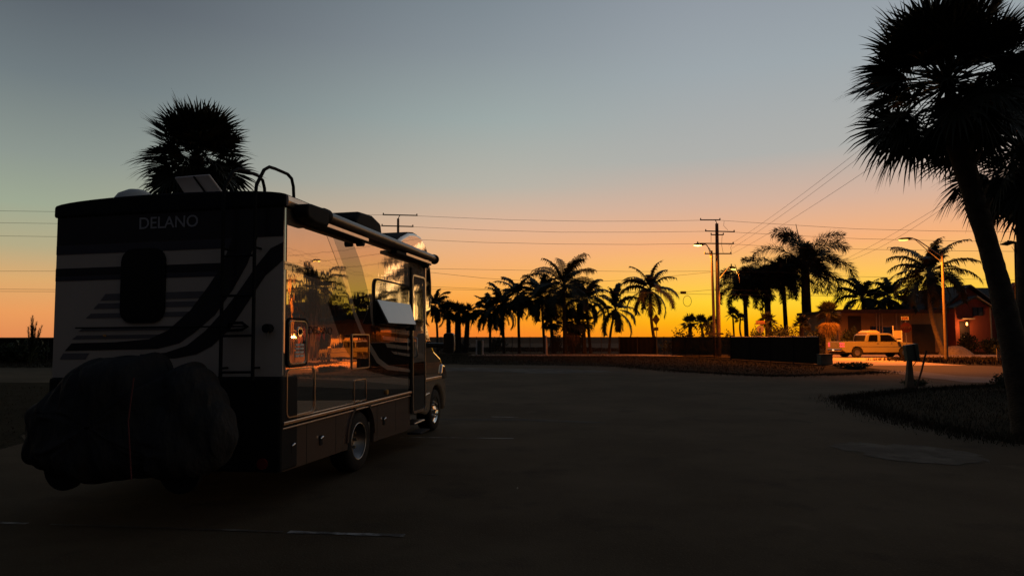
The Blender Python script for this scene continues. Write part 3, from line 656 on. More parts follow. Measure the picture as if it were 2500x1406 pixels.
# light pole left of the utility pole
Yl = 60; B = foot(1746, 880, Yl); T = at(1737,612,Yl)-B
r1 = empty('street_lamp', B, 'lit street lamp on the pale pole just left of the utility pole', 'street lamp', 'street lamps')
MB().tube([(0,0,0), T], [.145,.095], 10).build('pole', POLEC, r1)
MB().tube([T*.93-Vector((0,.0,0)), T*.95], .13, 8).build('collar', POLEG, r1)
h0 = at(1722,596,Yl)-B; h1 = at(1694,597,Yl)-B
MB().tube([at(1734,630,Yl)-B, at(1732,612,Yl)-B, at(1727,600,Yl)-B, h0], .035, 6).build('arm', POLEG, r1)
MB().tube([at(1737,622,Yl)-B, at(1733,608,Yl)-B, h0], .03, 6).build('arm', POLEG, r1)
head(r1, h0, h1, SODH, .12); lamp_light(r1, h1+Vector((.2,0,-.35)), 3500, 136)
# lamp carried by the utility pole
r2 = empty('street_lamp', at(1757,680,59.6), 'lit street lamp on a slanting arm from the right side of the utility pole', 'street lamp', 'street lamps'); B = r2.location
h0 = at(1780,652,59.6)-B; h1 = at(1796,655,59.6)-B
MB().tube([(0,0,0), at(1772,661,59.6)-B, h0], .04, 6).build('arm', POLEG, r2); head(r2, h0, h1, SOD, .14); lamp_light(r2, h1+Vector((0,0,-.35)), 5000, 130).rotation_euler = (R_(-16), R_(-22), 0)
MB().tube([at(1797,652,59.6)-B, at(1803,672,59.6)-B, at(1806,690,59.6)-B], .006, 4).build('cable', WIRE, r2)
MB().tube([h0+Vector((.2,0,.1)), h0+Vector((.2,0,.28))], .05, 6).build('photocell', MATTE, r2)
# lamp over the side road
Yr = 51.5; B = foot(2311, 880, Yr); T = at(2300,618,Yr)-B
r3 = empty('street_lamp', B, 'tall street lamp in front of the wooden house, long arm reaching left over the road', 'street lamp', 'street lamps')
MB().tube([(0,0,0), T], [.14,.09], 10).build('pole', POLEC, r3)
h0 = at(2228,582,Yr)-B; h1 = at(2194,584,Yr)-B
MB().tube([at(2299,626,Yr)-B, at(2270,606,Yr)-B, at(2240,586,Yr)-B, h0], .04, 6).build('arm', POLEG, r3)
MB().tube([at(2300,640,Yr)-B, at(2265,612,Yr)-B, at(2232,583,Yr)-B], .03, 6).build('arm', POLEG, r3)
head(r3, h0, h1, SOD, .10); lamp_light(r3, h1+Vector((0,0,-.4)), 14500, 152)
# unlit lamp at right
Yq = 40; B = foot(2488, 892, Yq); T = at(2480,592,Yq)-B
r4 = empty('street_lamp', B, 'unlit shoebox street lamp between the two near palm trunks', 'street lamp', 'street lamps')
MB().tube([(0,0,0), T], [.13,.09], 8).build('pole', MATTE, r4)
MB().tube([at(2480,592,Yq)-B, at(2468,592,Yq)-B, at(2458,595,Yq)-B, at(2442,597,Yq)-B], [.05,.12,.13,.03], 8).build('lamp_head', MATTE, r4); MB().tube([at(2461,592,Yq)-B, at(2461,587,Yq)-B], .05, 6).build('photocell', MATTE, r4)
# camera box and hoop on the span wire
B = at(1668,714,64); o = MB().tube([(-.28,0,-.02), (-.24,0,.0), (.24,0,.0), (.28,0,0)], [.05,.12,.12,.05], 8).build('signal_box', MATTE, loc=B); tag(o, 'small dark box hanging on the low wires left of the light pole', 'box')
B = at(1678,735,63); mb = MB(); mb.tube([(math.cos(a)*10*63/FPX, 0, math.sin(a)*13*63/FPX) for a in [2*PI*k/40 for k in range(41)]], .022, 5, False); mb.tube([(0,0,13*63/FPX), (-.02,0,.82)], .006, 4, False)
tag(mb.build('wire_hoop', mat('olive_rope', (.06,.06,.02), .8), loc=B, fix=False), 'thin oval hoop hanging below the low wires', 'hoop')

# ---------------------------------------------------------------- signs
def octa(r): return [(r*math.cos(R_(22.5+45*k)), r*math.sin(R_(22.5+45*k))) for k in range(8)]
SIGNB = mat('bare_aluminium', (.42,.38,.34), .5, .3, var=.15); REDS = mat('red_sign', (.07,.006,.006), .5); REDW = mat('unlit_sign_letter', (.12,.06,.06), .5)  # stop face and its letters coloured dark to stand for an unlit side
YELS = mat('yellow_sign', (.28,.20,.03), .6)
B = foot(2215, 876, 52)
s = empty('stop_sign', B, 'red stop sign with a small framed plate above it, behind the truck bonnet', 'sign', rot=(0,0,R_(-24)))
zc_ = at(2213,800,52).z; zt = at(2210,777,52).z
MB().tube([(0,0,0), (0,0,zt+.25)], .035, 6).build('pole', POLEG, s)
MB().prism([(x, z+zc_) for x, z in octa(.40)], 'y', -.06, -.045).build('sign_face', REDS, s)
text_mesh('lettering', 'STOP', .27, REDW, s, Matrix.Translation((0,-.066,zc_))@Matrix.Rotation(PI/2, 4, 'X'), bold=.004)
MB().box((-.38,-.055,zt-.16), (.34,-.045,zt+.30)).build('backboard', MATTE, s)
fr = MB(); 
for a, b in [((-.3,-.075,zt-.13), (.2,-.06,zt-.10)), ((-.3,-.075,zt+.10), (.2,-.06,zt+.13)), ((-.3,-.075,zt-.10), (-.27,-.06,zt+.10)), ((.17,-.075,zt-.10), (.2,-.06,zt+.10))]: fr.box(a, b)
fr.build('plate_frame', WHITEP, s)
text_mesh('lettering', 'SALE', .2, mat('orange_letter', (.7,.35,.12), .5), s, Matrix.Translation((-.05,-.066,zt))@Matrix.Rotation(PI/2, 4, 'X'), bold=.006)
B = foot(2193, 866, 60); s = empty('notice_board', B, 'pale notice board on two white posts beside the stop sign', 'sign board', rot=(0,0,R_(-20)))
zb = at(2193,826,60).z; zt = at(2193,807,60).z
for x in (-.33, .33): MB().tube([(x,0,0), (x,0,zt+.35), (x*1.1,0,zt+.42)], [.05,.05,.07], 6).build('post', WHITEP, s)
MB().box((-.29,-.03,zb), (.29,.0,zt)).build('board', mat('cream_board', (.45,.38,.26), .6), s, bevel=.01)
B = foot(1858, 862, 57); s = empty('stop_sign', B, 'back of an octagonal sign with street name blades on top', 'sign')
zc_ = at(1858,803,57).z; MB().tube([(0,-.06,0), (0,-.06,zc_+.1)], .03, 6).build('pole', POLEG, s)
MB().prism([(x, z+zc_) for x, z in octa(.33)], 'y', -.02, .0).build('sign_face', SIGNB, s)
for k, (dz, rt) in enumerate([(.62, 0), (.47, -12)]):
    m_ = MB().box((-.38,-.02,-.075), (.38,.0,.075)); q = m_.build('name_blade', mat('orange_blade', (.5,.24,.12), .6), s); q.location = (0,0,zc_+dz); q.rotation_euler = (0, R_(rt*.4), R_(rt))
MB().tube([(0,.01,zc_+.1), (0,.01,zc_+.7)], .025, 6).build('pole', POLEG, s)
B = foot(1604, 866, 66.5); s = empty('warning_sign', B, 'diamond warning sign with small plate below, beside the left-leaning coconut palm', 'sign', rot=(0,0,R_(-62)))
zc_ = at(1604,780,66.5).z; MB().tube([(0,0,0), (0,0,zc_+.4)], .035, 6).build('pole', POLEG, s)
MB().prism([(0,zc_-.56), (.56,zc_), (0,zc_+.56), (-.56,zc_)], 'y', -.06, -.045).build('sign_face', YELS, s)
zb = at(1604,803,66.5).z; MB().box((-.32,-.06,zb-.17), (.32,-.045,zb+.17)).build('plate', YELS, s)

# foreground utility marker
B = gr(2228, 950); s = empty('marker_board', B, 'tilted grey-green box on a tapering wooden post, in the grass at right', 'sign')
Yb = B.y; P = lambda x, y: at(x, y, Yb)-B
MB().add([P(2214,951), P(2234,951), P(2227,876), P(2219,876), P(2214,951)+Vector((0,.14,0)), P(2234,951)+Vector((0,.14,0)), P(2227,876)+Vector((0,.14,0)), P(2219,876)+Vector((0,.14,0))], [(0,1,2,3), (7,6,5,4), (0,4,5,1), (1,5,6,2), (2,6,7,3), (3,7,4,0)]).build('post', WOODP, s, bevel=.01)
q = [P(2200,843), P(2230,838), P(2236,880), P(2206,880)]; f_ = Vector((0,-.06,0)); bk = Vector((0,-.26,0))
MB().add([v+bk for v in q]+[v+f_ for v in q], [(0,1,2,3), (7,6,5,4), (0,4,5,1), (1,5,6,2), (2,6,7,3), (3,7,4,0)]).build('box', mat('grey_green_plastic', (.07,.085,.062), .6, var=.12), s, bevel=.015)
MB().tube([P(2219,840)+Vector((0,-.28,0)), P(2226,880)+Vector((0,-.28,0)), P(2225,892)+Vector((0,-.1,0))], .015, 5).build('strap', MATTE, s)
B = gr(2236, 952); o = MB().tube([(0,0,0), at(2250,905,B.y)-B, at(2262,856,B.y)-B], [.03,.028,.03], 7).build('leaning_stake', mat('rusty_steel', (.05,.022,.014), .7), loc=B); tag(o, 'thin dark stake leaning right beside the tapering post', 'stake')
B = foot(2457, 934, 25.5); o = MB().tube([(0,0,0), (0,0,.52)], [.055,.05], 8).build('short_post', MATTE, loc=B); tag(o, 'short black post just left of the near palm trunk', 'post')
B = foot(2449, 882, 47); s = empty('louvred_crate', B, 'low louvred pallet standing on edge by the near palm trunk', 'pallet', rot=(0,0,R_(-20)))
for k in range(6): MB().box((-.28,-.02,.08+k*.14), (.28,.02,.16+k*.14)).build('slat', mat('grey_wood', (.20,.18,.16), .8), s)
for x in (-.32, .3): MB().box((x-.03,-.04,0), (x+.03,.04,.92)).build('side_post', MATS['grey_wood'], s)

# gravel heap
def heap(c, rx, ry, h, m, label, seed):
    rnd = random.Random(seed); V = []; F = []; n = 26; k = 8
    for j in range(k):
        t = j/(k-1)
        for i in range(n):
            a = 2*PI*i/n; rr = (1-t)**.8*(1+.18*math.sin(3*a+seed)+rnd.uniform(-.06,.06)); V.append((rx*rr*math.cos(a), ry*rr*math.sin(a), h*(1-(1-t)**2)*(1+rnd.uniform(-.08,.08))-.02))
    for j in range(k-1):
        for i in range(n): F.append((j*n+i, j*n+(i+1) % n, (j+1)*n+(i+1) % n, (j+1)*n+i))
    o = MB().add(V, F, True).build('gravel_heap', m, loc=c, fix=False); return tag(o, label, 'heap')
heap(foot(2332,862,66), 1.5, 1.2, .85, mat('gravel', (.30,.25,.19), .9, var=.3, scale=6, bump=.05, bscale=9), 'rounded pale gravel heap lit orange beside the tall street lamp', 2)

# ---------------------------------------------------------------- flat-roofed building
Yb_ = 69.5; zR = at(2200,757,Yb_).z
xa = at(2050,800,Yb_).x; xb = at(2306,800,Yb_).x
B = Vector((xa, Yb_, 0)); s = empty('flat_roof_building', B, 'low dark flat-roofed building with an open porch, behind the truck', 'building'); W_ = xb-xa
BW = mat('stucco_brown', (.30,.19,.11), .9, var=.15, scale=.6); BD = mat('dark_board', (.035,.028,.022), .85, var=.2, scale=1)
def bx(px): return at(px,800,Yb_).x-xa
MB().box((0,.3,0), (W_,9,zR-.25)).build('wall', BW, s)
MB().box((-.5,-.6,zR-.30), (W_+.1,9.2,zR)).build('roof', BD, s)
MB().box((-.52,-.63,zR-.34), (W_+.12,-.605,zR+.04)).build('fascia', mat('brown_fascia', (.09,.045,.03), .8), s)
MB().box((bx(2074),.26,0), (bx(2106),.29,zR-.6)).build('shutter', BD, s)
MB().box((bx(2128),.25,0), (bx(2186),.285,zR-1.65)).build('window', GLASSD, s)
MB().box((bx(2230),.25,0), (bx(2285),.285,zR-1.45)).build('garage_door', BD, s)
for px in (2137, 2144, 2151, 2186, 2197): MB().box((bx(px)-.05,-.3,0), (bx(px)+.03,-.22,zR-.34)).build('porch_post', mat('faded_trim', (.40,.30,.22), .7), s)
for y in (797, 815): z = at(2170,y,Yb_).z; MB().box((bx(2151)+.05,-.28,z-.03), (bx(2186)-.07,-.25,z+.03)).build('porch_rail', MATS['faded_trim'], s)
# ---------------------------------------------------------------- wooden gable house
Yh = 72
def hz(y): return at(2400,y,Yh).z
xh = at(2306,800,Yh).x; B = Vector((xh, Yh, 0)); s = empty('gable_house', B, 'red-brown wooden house with gabled roofs and white corner trim', 'house')
def hx_(px): return at(px,790,Yh).x-xh
WR = bpy.data.materials.new('red_board_siding'); WR.use_nodes = True
n = WR.node_tree.nodes; l = WR.node_tree.links; b = n['Principled BSDF']; tco = n.new('ShaderNodeTexCoord'); wv = n.new('ShaderNodeTexWave'); wv.bands_direction = 'X'; wv.inputs['Scale'].default_value = 2.4; wv.inputs['Distortion'].default_value = .4; l.new(tco.outputs['Object'], wv.inputs[0])
mx = n.new('ShaderNodeMix'); mx.data_type = 'RGBA'; mx.inputs[6].default_value = (.26,.055,.03,1); mx.inputs[7].default_value = (.38,.085,.045,1); l.new(wv.outputs[0], mx.inputs[0]); l.new(mx.outputs[2], b.inputs['Base Color']); b.inputs['Roughness'].default_value = .85
ze = hz(752); zp = hz(700); x0 = 0; xp = hx_(2368); x1 = hx_(2436)
MB().prism([(x0,0), (x1,0), (x1,ze), (xp,zp-.15), (x0,ze)], 'y', .0, 9).build('wall', WR, s)
RF = mat('dark_shingle', (.05,.045,.045), .9, var=.2, scale=2)
MB().prism([(x0-.3,ze-.18), (xp,zp), (x1+.35,ze-.2), (x1+.35,ze+.0), (xp,zp+.22), (x0-.3,ze+.02)], 'y', -.35, 9.2).build('roof', RF, s)
# front dormer gable (lower)
xd0 = hx_(2308); xd1 = hx_(2394); xdp = hx_(2358); zd = hz(728)
MB().prism([(xd0,0), (xd1,0), (xd1,hz(752)), (xdp,zd-.1), (xd0,hz(752))], 'y', -1.6, -.02).build('front_gable', WR, s)
MB().prism([(xd0-.25,hz(753)-.12), (xdp,zd-.02), (xd1+.2,hz(753)-.14), (xd1+.2,hz(753)+.04), (xdp,zd+.16), (xd0-.25,hz(753)+.05)], 'y', -1.9, -.36).build('roof', RF, s)
TR = MATS['faded_trim']
for a, b_, yy in [((xdp,zd+.12), (xd1+.22,hz(753)+.0), -1.95), ((xp,zp+.18), (x1+.37,ze-.03), -.40)]:
    MB().tube([(a[0],yy,a[1]), (b_[0],yy,b_[1])], .06, 4).build('bargeboard', TR, s)
for px, yy in [(2392,-1.66), (2415,-.06), (2433,-.06)]: MB().box((hx_(px)-.07,yy-.04,0), (hx_(px)+.07,yy,hz(753))).build('corner_trim', TR, s)
MB().box((hx_(2396),-.08,hz(764)), (hx_(2414),-.03,hz(755))).build('vent_panel', mat('lattice', (.10,.05,.035), .8), s)
w_ = MB().box((hx_(2350),-1.68,hz(772)), (hx_(2374),-1.62,hz(752))).build('window', mat('blue_curtain_window', (.05,.055,.07), .25), s)
for t in (0, .5, 1): MB().box((hx_(2350)+t*(hx_(2374)-hx_(2350))-.03,-1.71,hz(772)), (hx_(2350)+t*(hx_(2374)-hx_(2350))+.03,-1.685,hz(752))).build('frame', MATTE, w_)
dr = MB().box((hx_(2318),-1.66,0), (hx_(2341),-1.62,hz(785))).build('door', mat('dark_door', (.03,.015,.012), .6), s)
MB().box((hx_(2314),-2.4,hz(781)), (hx_(2344),-1.66,hz(778))).build('porch_awning', mat('pale_awning', (.5,.36,.25), .7), s)
pl = MB().tube([(hx_(2325),-2.3,hz(795)), (hx_(2325),-2.3,hz(788))], .09, 8).build('porch_lamp', mat('porch_bulb', (.9,.6,.3), .4, emit=(1,.45,.12,1), estr=2.5), s)
ld = bpy.data.lights.new('porch_light', 'POINT'); ld.energy = 110; ld.color = (1,.4,.1); ld.shadow_soft_size = .1; lo_ = bpy.data.objects.new('porch_light', ld); COL.objects.link(lo_); lo_.parent = s; lo_.location = (hx_(2325)-.3,-2.7,hz(798))
# long wing to the right
MB().box((x1+.02,1.2,0), (x1+13,9,ze)).build('wing_wall', WR, s)
MB().prism([(.7,ze-.15), (5,zp+.02), (9.4,ze-.15), (9.4,ze+.05), (5,zp+.25), (.7,ze+.05)], 'x', x1-3.2, x1+13).build('wing_roof', RF, s)
MB().prism([(hx_(2470),0), (hx_(2520),0), (hx_(2520),hz(690)), (hx_(2495),hz(688)), (hx_(2470),hz(715))], 'y', .4, 1.1).build('end_gable', WR, s)

# ---------------------------------------------------------------- pickup truck
Yt = 56.2; B = at(2056,870,Yt); B.z = 0
tk = empty('pickup_truck', B, 'pale crew-cab pickup with lit tail lamps and a roof box, driving along the side road', 'pickup truck', rot=(0,0,R_(4)))
TP = mat('pale_truck_paint', (.20,.19,.12), .28, spec=.5, ior=1.6, var=.04, scale=1)
LT = 6.15
body = [(0,.62), (.0,1.22), (.02,1.28), (1.95,1.28), (1.95,1.24), (4.6,1.24), (5.3,1.20), (5.95,1.12), (6.12,1.0), (6.15,.60), (6.05,.42), (5.62,.42)]
def arch(cx, r, n=8, z=.42): return [(cx+r*math.cos(a), z+r*math.sin(a)) for a in [PI*k/n for k in range(n+1)]]
body += arch(5.1,.48)+arch(1.25,.48)+[(.35,.42)]
MB().prism(body, 'y', 0, 1.98).build('body', TP, tk, bevel=.06, seg=3)
MB().prism([(1.98,1.24), (2.12,1.78), (2.35,1.92), (3.9,1.93), (4.15,1.86), (4.85,1.24)], 'y', .09, 1.89).build('cab', TP, tk, bevel=.07, seg=3)
MB().prism([(2.22,1.30), (2.30,1.72), (2.42,1.80), (2.98,1.80), (2.98,1.30)], 'y', .070, .088).build('window', mat('truck_glass', (.003,.003,.003), .06, spec=.3), tk)
MB().prism([(3.22,1.30), (3.22,1.80), (3.88,1.80), (4.08,1.73), (4.55,1.30)], 'y', .070, .088).build('window', mat('truck_glass', (.003,.003,.003), .06, spec=.3), tk)
MB().prism([(4.18,1.80), (4.2,1.83), (4.86,1.27), (4.84,1.24)], 'y', .2, 1.78).build('windscreen', GLASSD, tk)
MB().prism([(2.0,1.3), (1.985,1.28), (2.10,1.76), (2.12,1.74)], 'y', .25, 1.72).build('rear_window', MATTE, tk)
MB().prism([(2.30,1.94), (2.32,2.02), (2.62,2.16), (3.1,2.16), (3.38,2.02), (3.40,1.94)], 'y', .4, 1.6).build('roof_box', mat('orange_roof_box', (.55,.40,.26), .5), tk, bevel=.03)
MB().box((.9,-.012,.86), (5.7,-.002,.885)).build('side_crease', CHROME, tk)
MB().box((.1,.06,.36), (6.0,1.9,.52)).build('chassis', MATTE, tk)
MB().box((-.14,.05,.50), (.0,1.93,.68)).build('rear_bumper', CHROME, tk, bevel=.03)
MB().box((-.02,.55,.86), (-.004,1.45,1.02)).build('tailgate_panel', TP, tk)
MB().box((-.155,.9,.54), (-.143,1.15,.64)).build('number_plate', mat('plate_light', (.8,.8,.7), .5, emit=(1,.75,.4,1), estr=.8), tk)
TL = mat('tail_lamp', (.6,.03,.04), .3, emit=(1,.06,.06,1), estr=1.6)
for y0 in (.0, 1.72):
    for z in (.86, 1.06): MB().box((-.02,y0+.01,z), (.10,y0+.25,z+.11)).build('tail_lamp', TL, tk)
MB().box((-.004,-.012,.86), (.22,-.002,.96)).build('tail_lamp', TL, tk); MB().box((-.004,-.012,1.06), (.22,-.002,1.16)).build('tail_lamp', TL, tk)
MB().box((4.5,-.28,1.26), (4.72,-.02,1.40)).build('side_mirror', WHITEP, tk, bevel=.03)
for z, x in ((1.12, 3.05), (1.12, 4.15)): MB().box((x-.16,-.03,z), (x,-.004,z+.035)).build('door_handle', CHROME, tk)
for cx in (1.25, 5.1):
    for y in (.14, 1.84):
        wh = MB().disc((cx, y, .40), (0,1,0), .40, .26, 24).build('wheel', RUB, tk); MB().disc((cx, y+(-.135 if y < 1 else .135), .40), (0,1,0), .22, .02, 16).build('rim', ALU, wh)
MB().box((5.98,.1,.80), (6.14,.42,1.0)).build('headlight', CHROME, tk)
tk.scale = (1.06, 1.05, 1.05)
# ================================================================ motorhome (local: x lateral, 0 = kerb side, -W = far side; y = forward; z up)
W = 2.65; Z0 = 6.8
rv = empty('motorhome', (-.338*Z0+.03, Z0, 0), 'tan camper van with dark swoosh graphics, parked at left facing the sunset', 'camper', rot=(0, -.014, -R_(10.14)))
prof = [(0,.86), (0,3.06), (.03,3.12), (3.3,3.12), (3.6,3.25), (3.9,3.35), (4.2,3.39), (4.5,3.38), (4.74,3.30), (4.92,3.14), (5.04,2.92), (5.10,2.65), (5.11,2.35), (5.02,2.14), (4.70,2.08), (4.68,.52), (3.92,.52), (3.92,.86)]
MB().prism(prof, 'x', -W, 0).build('body', PAINT, rv, bevel=.045, seg=4, ang=35)
# rear cap panel (matt gelcoat) and crowned roof edge
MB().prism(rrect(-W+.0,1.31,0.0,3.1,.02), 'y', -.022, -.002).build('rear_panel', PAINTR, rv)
arc = [(-W-.03, 3.02)]+[(-W/2+(W/2+.03)*math.sin(R_(a)), 3.14+.085*math.cos(R_(a))) for a in range(-90, 91, 10)]+[(.03, 3.02)]
MB().prism(arc, 'y', -.05, 4.05).build('roof', MATTE, rv, bevel=.03, seg=3)
MB().prism([(.0,3.03), (.045,3.03), (.055,3.08), (.05,3.13), (.0,3.14)], 'y', -.03, 4.7).build('gutter_rail', COPPER, rv)
GLASSM = mat('mirror_glass', (.006,.006,.006), .03, spec=.8, ior=3.8, var=.1, bump=.001, bscale=2)
# ---- rear graphics
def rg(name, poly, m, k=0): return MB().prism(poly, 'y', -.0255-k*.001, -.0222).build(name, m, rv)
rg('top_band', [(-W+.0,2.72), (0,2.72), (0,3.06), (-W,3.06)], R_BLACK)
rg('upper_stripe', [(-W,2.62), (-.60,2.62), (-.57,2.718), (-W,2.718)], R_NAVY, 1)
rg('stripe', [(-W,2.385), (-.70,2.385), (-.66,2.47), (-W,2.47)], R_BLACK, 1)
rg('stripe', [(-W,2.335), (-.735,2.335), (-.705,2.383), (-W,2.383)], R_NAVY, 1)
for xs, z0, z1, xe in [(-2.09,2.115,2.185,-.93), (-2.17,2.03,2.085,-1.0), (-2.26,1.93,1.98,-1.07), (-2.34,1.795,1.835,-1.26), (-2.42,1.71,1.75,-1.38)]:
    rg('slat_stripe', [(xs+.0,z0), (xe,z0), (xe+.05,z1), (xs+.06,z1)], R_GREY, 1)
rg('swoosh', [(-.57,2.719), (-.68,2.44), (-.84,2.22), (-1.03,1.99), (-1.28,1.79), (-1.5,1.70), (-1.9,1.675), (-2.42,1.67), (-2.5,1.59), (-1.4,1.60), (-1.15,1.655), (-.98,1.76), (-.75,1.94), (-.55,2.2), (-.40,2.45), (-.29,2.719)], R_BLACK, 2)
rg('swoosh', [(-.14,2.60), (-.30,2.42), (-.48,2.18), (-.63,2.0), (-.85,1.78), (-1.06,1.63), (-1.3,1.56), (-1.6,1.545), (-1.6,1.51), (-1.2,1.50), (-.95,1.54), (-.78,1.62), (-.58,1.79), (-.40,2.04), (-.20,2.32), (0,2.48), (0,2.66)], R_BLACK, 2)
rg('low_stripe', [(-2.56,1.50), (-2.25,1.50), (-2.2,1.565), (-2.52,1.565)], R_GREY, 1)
LET = mat('grey_letter', (.34,.34,.345), .4)
text_mesh('lettering', 'DELANO', .175, LET, rv, Matrix.Translation((-1.305,-.030,2.912))@Matrix.Rotation(PI/2, 4, 'X'), .002, sx=1.0, bold=.001)
GLR = mat('rear_glass', (.004,.004,.004), .3, spec=.25)
rw = MB().prism(rrect(-1.84,1.87,-1.32,2.65,.14), 'y', -.045, -.0225).build('rear_window', GLR, rv)
MB().prism(rrect(-1.80,1.91,-1.36,2.61,.12), 'y', -.050, -.046).build('pane', GLR, rw)
# lower rear: bumper cap, tail lamps, hitch
MB().prism([(-W-.01,.37), (.01,.37), (.01,1.31), (-W-.01,1.31)], 'y', -.06, .3).build('rear_bumper', MATTE, rv, bevel=.03)
for x in (-.17, -W+.17):
    t_ = MB().disc((x,-.075,.46), (0,1,0), .055, .03, 18).build('tail_lamp', mat('dim_red_lens', (.16,.008,.010), .5), rv); MB().disc((x,-.062,.46), (0,1,0), .07, .012, 18).build('lamp_ring', MATTE, t_)
MB().box((-1.42,-.55,.42), (-1.30,-.06,.52)).build('hitch', MATTE, rv)
# ladder
LM = MATTE
def lad(x, top): return MB().tube([(x,-.14,1.28), (x,-.14,2.3), (x,-.14,3.12), (x,-.12,3.24), (x+.01,.0,3.42), (x+.01,.10,3.475), (x+.01,.22,3.485), (x+.01,.48,3.49), (x+.01,.57,3.46), (x+.01,.61,3.38), (x+.01,.63,3.20)], .018, 8).build('ladder_rail', LM, rv)
lad(-.25, 0); lad(-.60, 0)
for z in (1.36, 1.72, 2.12, 2.52): MB().tube([(-.60,-.14,z), (-.25,-.14,z)], .014, 6).build('rung', LM, rv)
for z in (1.4, 2.6):
    for x in (-.25, -.60): MB().tube([(x,-.14,z), (x,-.02,z)], .012, 6).build('ladder_bracket', LM, rv)
MB().tube([(-2.35,-.06,1.83), (-1.4,-.07,1.822), (-.36,-.06,1.815)], .008, 5).build('cover_strap_bar', LM, rv)
MB().tube([(-.58,-.06,1.80), (-.54,-.10,1.85), (-.40,-.10,1.85), (-.34,-.10,1.81), (-.40,-.10,1.78), (-.58,-.06,1.775)], .016, 6).build('grab_handle', LM, rv)
MB().disc((-.14,-.06,1.79), (0,1,0), .045, .08, 12).build('key_hook', LM, rv); MB().tube([(-.12,-.09,1.79), (-.125,-.09,1.71)], .005, 4).build('key_chain', CHROME, rv)
MB().tube([(-2.02,-.045,1.745), (-2.0,-.045,1.745)], .014, 6).build('marker_lamp', mat('amber_pin', (.6,.3,.08), .3), rv)
# roof things
def P2(x, y, z): return (x, y, z)
MB().prism([(3.05,3.16), (3.08,3.46), (3.25,3.60), (3.75,3.63), (4.1,3.56), (4.22,3.2)], 'x', -1.25, -.55).build('air_conditioner', MATTE, rv, bevel=.05, seg=3)
vt = MB().box((-1.80,.55,3.15), (-1.26,.95,3.26)).build('roof_vent', WHITEP, rv, bevel=.02)
ml_ = MB(); q = [Vector((-1.80,.50,3.62)), Vector((-1.33,.50,3.625)), Vector((-1.20,.98,3.30)), Vector((-1.68,.98,3.28))]
q = [Vector((-1.83,.74,3.60)), Vector((-1.38,.74,3.61)), Vector((-1.23,.95,3.30)), Vector((-1.72,.95,3.28))]
n_ = (q[1]-q[0]).cross(q[3]-q[0]).normalized()*.03
ml_.add(q+[v+n_ for v in q], [(0,1,2,3), (7,6,5,4), (0,4,5,1), (1,5,6,2), (2,6,7,3), (3,7,4,0)])
lid = ml_.build('vent_lid', mat('smoked_white_plastic', (.62,.55,.50), .5), vt, bevel=.012)
MB().tube([q[0].lerp(q[1],.58)-n_.normalized()*.01, q[3].lerp(q[2],.60)-n_.normalized()*.01], .012, 4).build('lid_strut', MATTE, vt)
dm = MB(); pr = [(0,.10), (.10,.098), (.2,.08), (.26,.05), (.30,0)]; V = []; F = []
for i, (r_, z_) in enumerate(pr):
    for k in range(20): a = 2*PI*k/20; V.append((-2.33+r_*math.cos(a)*.95, .75+r_*math.sin(a), 3.19+z_*2.9))
for i in range(len(pr)-1):
    for k in range(20): F.append((i*20+k, i*20+(k+1) % 20, (i+1)*20+(k+1) % 20, (i+1)*20+k))
dm.add(V, F, True).build('antenna_dome', mat('pale_dome', (.42,.43,.40), .5), rv, fix=True)
MB().box((-.62,.9,3.16), (-.40,1.2,3.27)).build('roof_vent', mat('pale_vent', (.45,.43,.38), .5), rv, bevel=.02)
# ---- side graphics
def sg_(name, poly, m, k=0): return MB().prism(poly, 'x', .0008+k*.0012, .0018+k*.0012).build(name, m, rv)
TL_ = [(.95,2.87), (1.32,2.5), (1.67,2.02), (1.89,1.8), (2.19,1.56), (2.51,1.35), (2.9,1.24), (3.91,1.155)]
TR_ = [(1.11,2.87), (1.46,2.52), (1.78,2.03), (2.01,1.81), (2.29,1.60), (2.59,1.41), (2.95,1.30), (3.91,1.20)]
sg_('swoosh', [(.99,2.1), (1.23,1.81), (1.45,1.58), (1.64,1.46), (1.95,1.32), (2.25,1.25), (2.51,1.215), (3.2,1.12), (3.91,1.05)]+TL_[::-1][:-1]+[(1.2,2.3)], G_DARK)
sg_('light_stripe', TL_+TR_[::-1], G_TAN, 1)
sg_('swoosh', TR_+[(3.91,1.31), (3.15,1.41), (2.74,1.55), (2.45,1.70), (2.32,1.83), (2.22,2.26), (1.98,2.62), (1.72,2.87)], G_DARK)
sg_('mid_panel', [(2.46,1.70), (2.74,1.552), (3.15,1.412), (3.91,1.312), (3.91,1.86), (2.32,1.86), (2.33,1.83)], G_DARK, 1)
for a, b_, c, d in [((2.60,1.835), (3.91,1.80), (3.91,1.73), (2.64,1.775)), ((2.70,1.72), (3.91,1.67), (3.91,1.61), (2.75,1.665)), ((2.82,1.615), (3.91,1.555), (3.91,1.50), (2.90,1.555)), ((3.05,1.50), (3.91,1.44), (3.91,1.395), (3.18,1.455))]:
    sg_('slat_stripe', [a, b_, c, d], G_TAN, 2)
sg_('roofline_stripe', [(.0,2.47), (1.32,2.40), (1.38,2.32), (.0,2.385)], G_DARK)
sg_('grey_band', [(0,1.30), (2.25,1.11), (3.91,.95), (3.91,.90), (2.25,1.02), (0,1.22)], G_GREY)
sg_('black_band', [(0,1.218), (2.25,1.018), (3.91,.898), (3.91,.87), (2.25,.872), (0,1.07)], G_BLACK)
text_mesh('lettering', 'DELANO', .115, G_BLACK, rv, Matrix.Translation((.0035,.815,1.772))@Matrix.Rotation(PI/2, 4, 'Z')@Matrix.Rotation(PI/2, 4, 'X'), .001, sx=1.3, bold=.0)
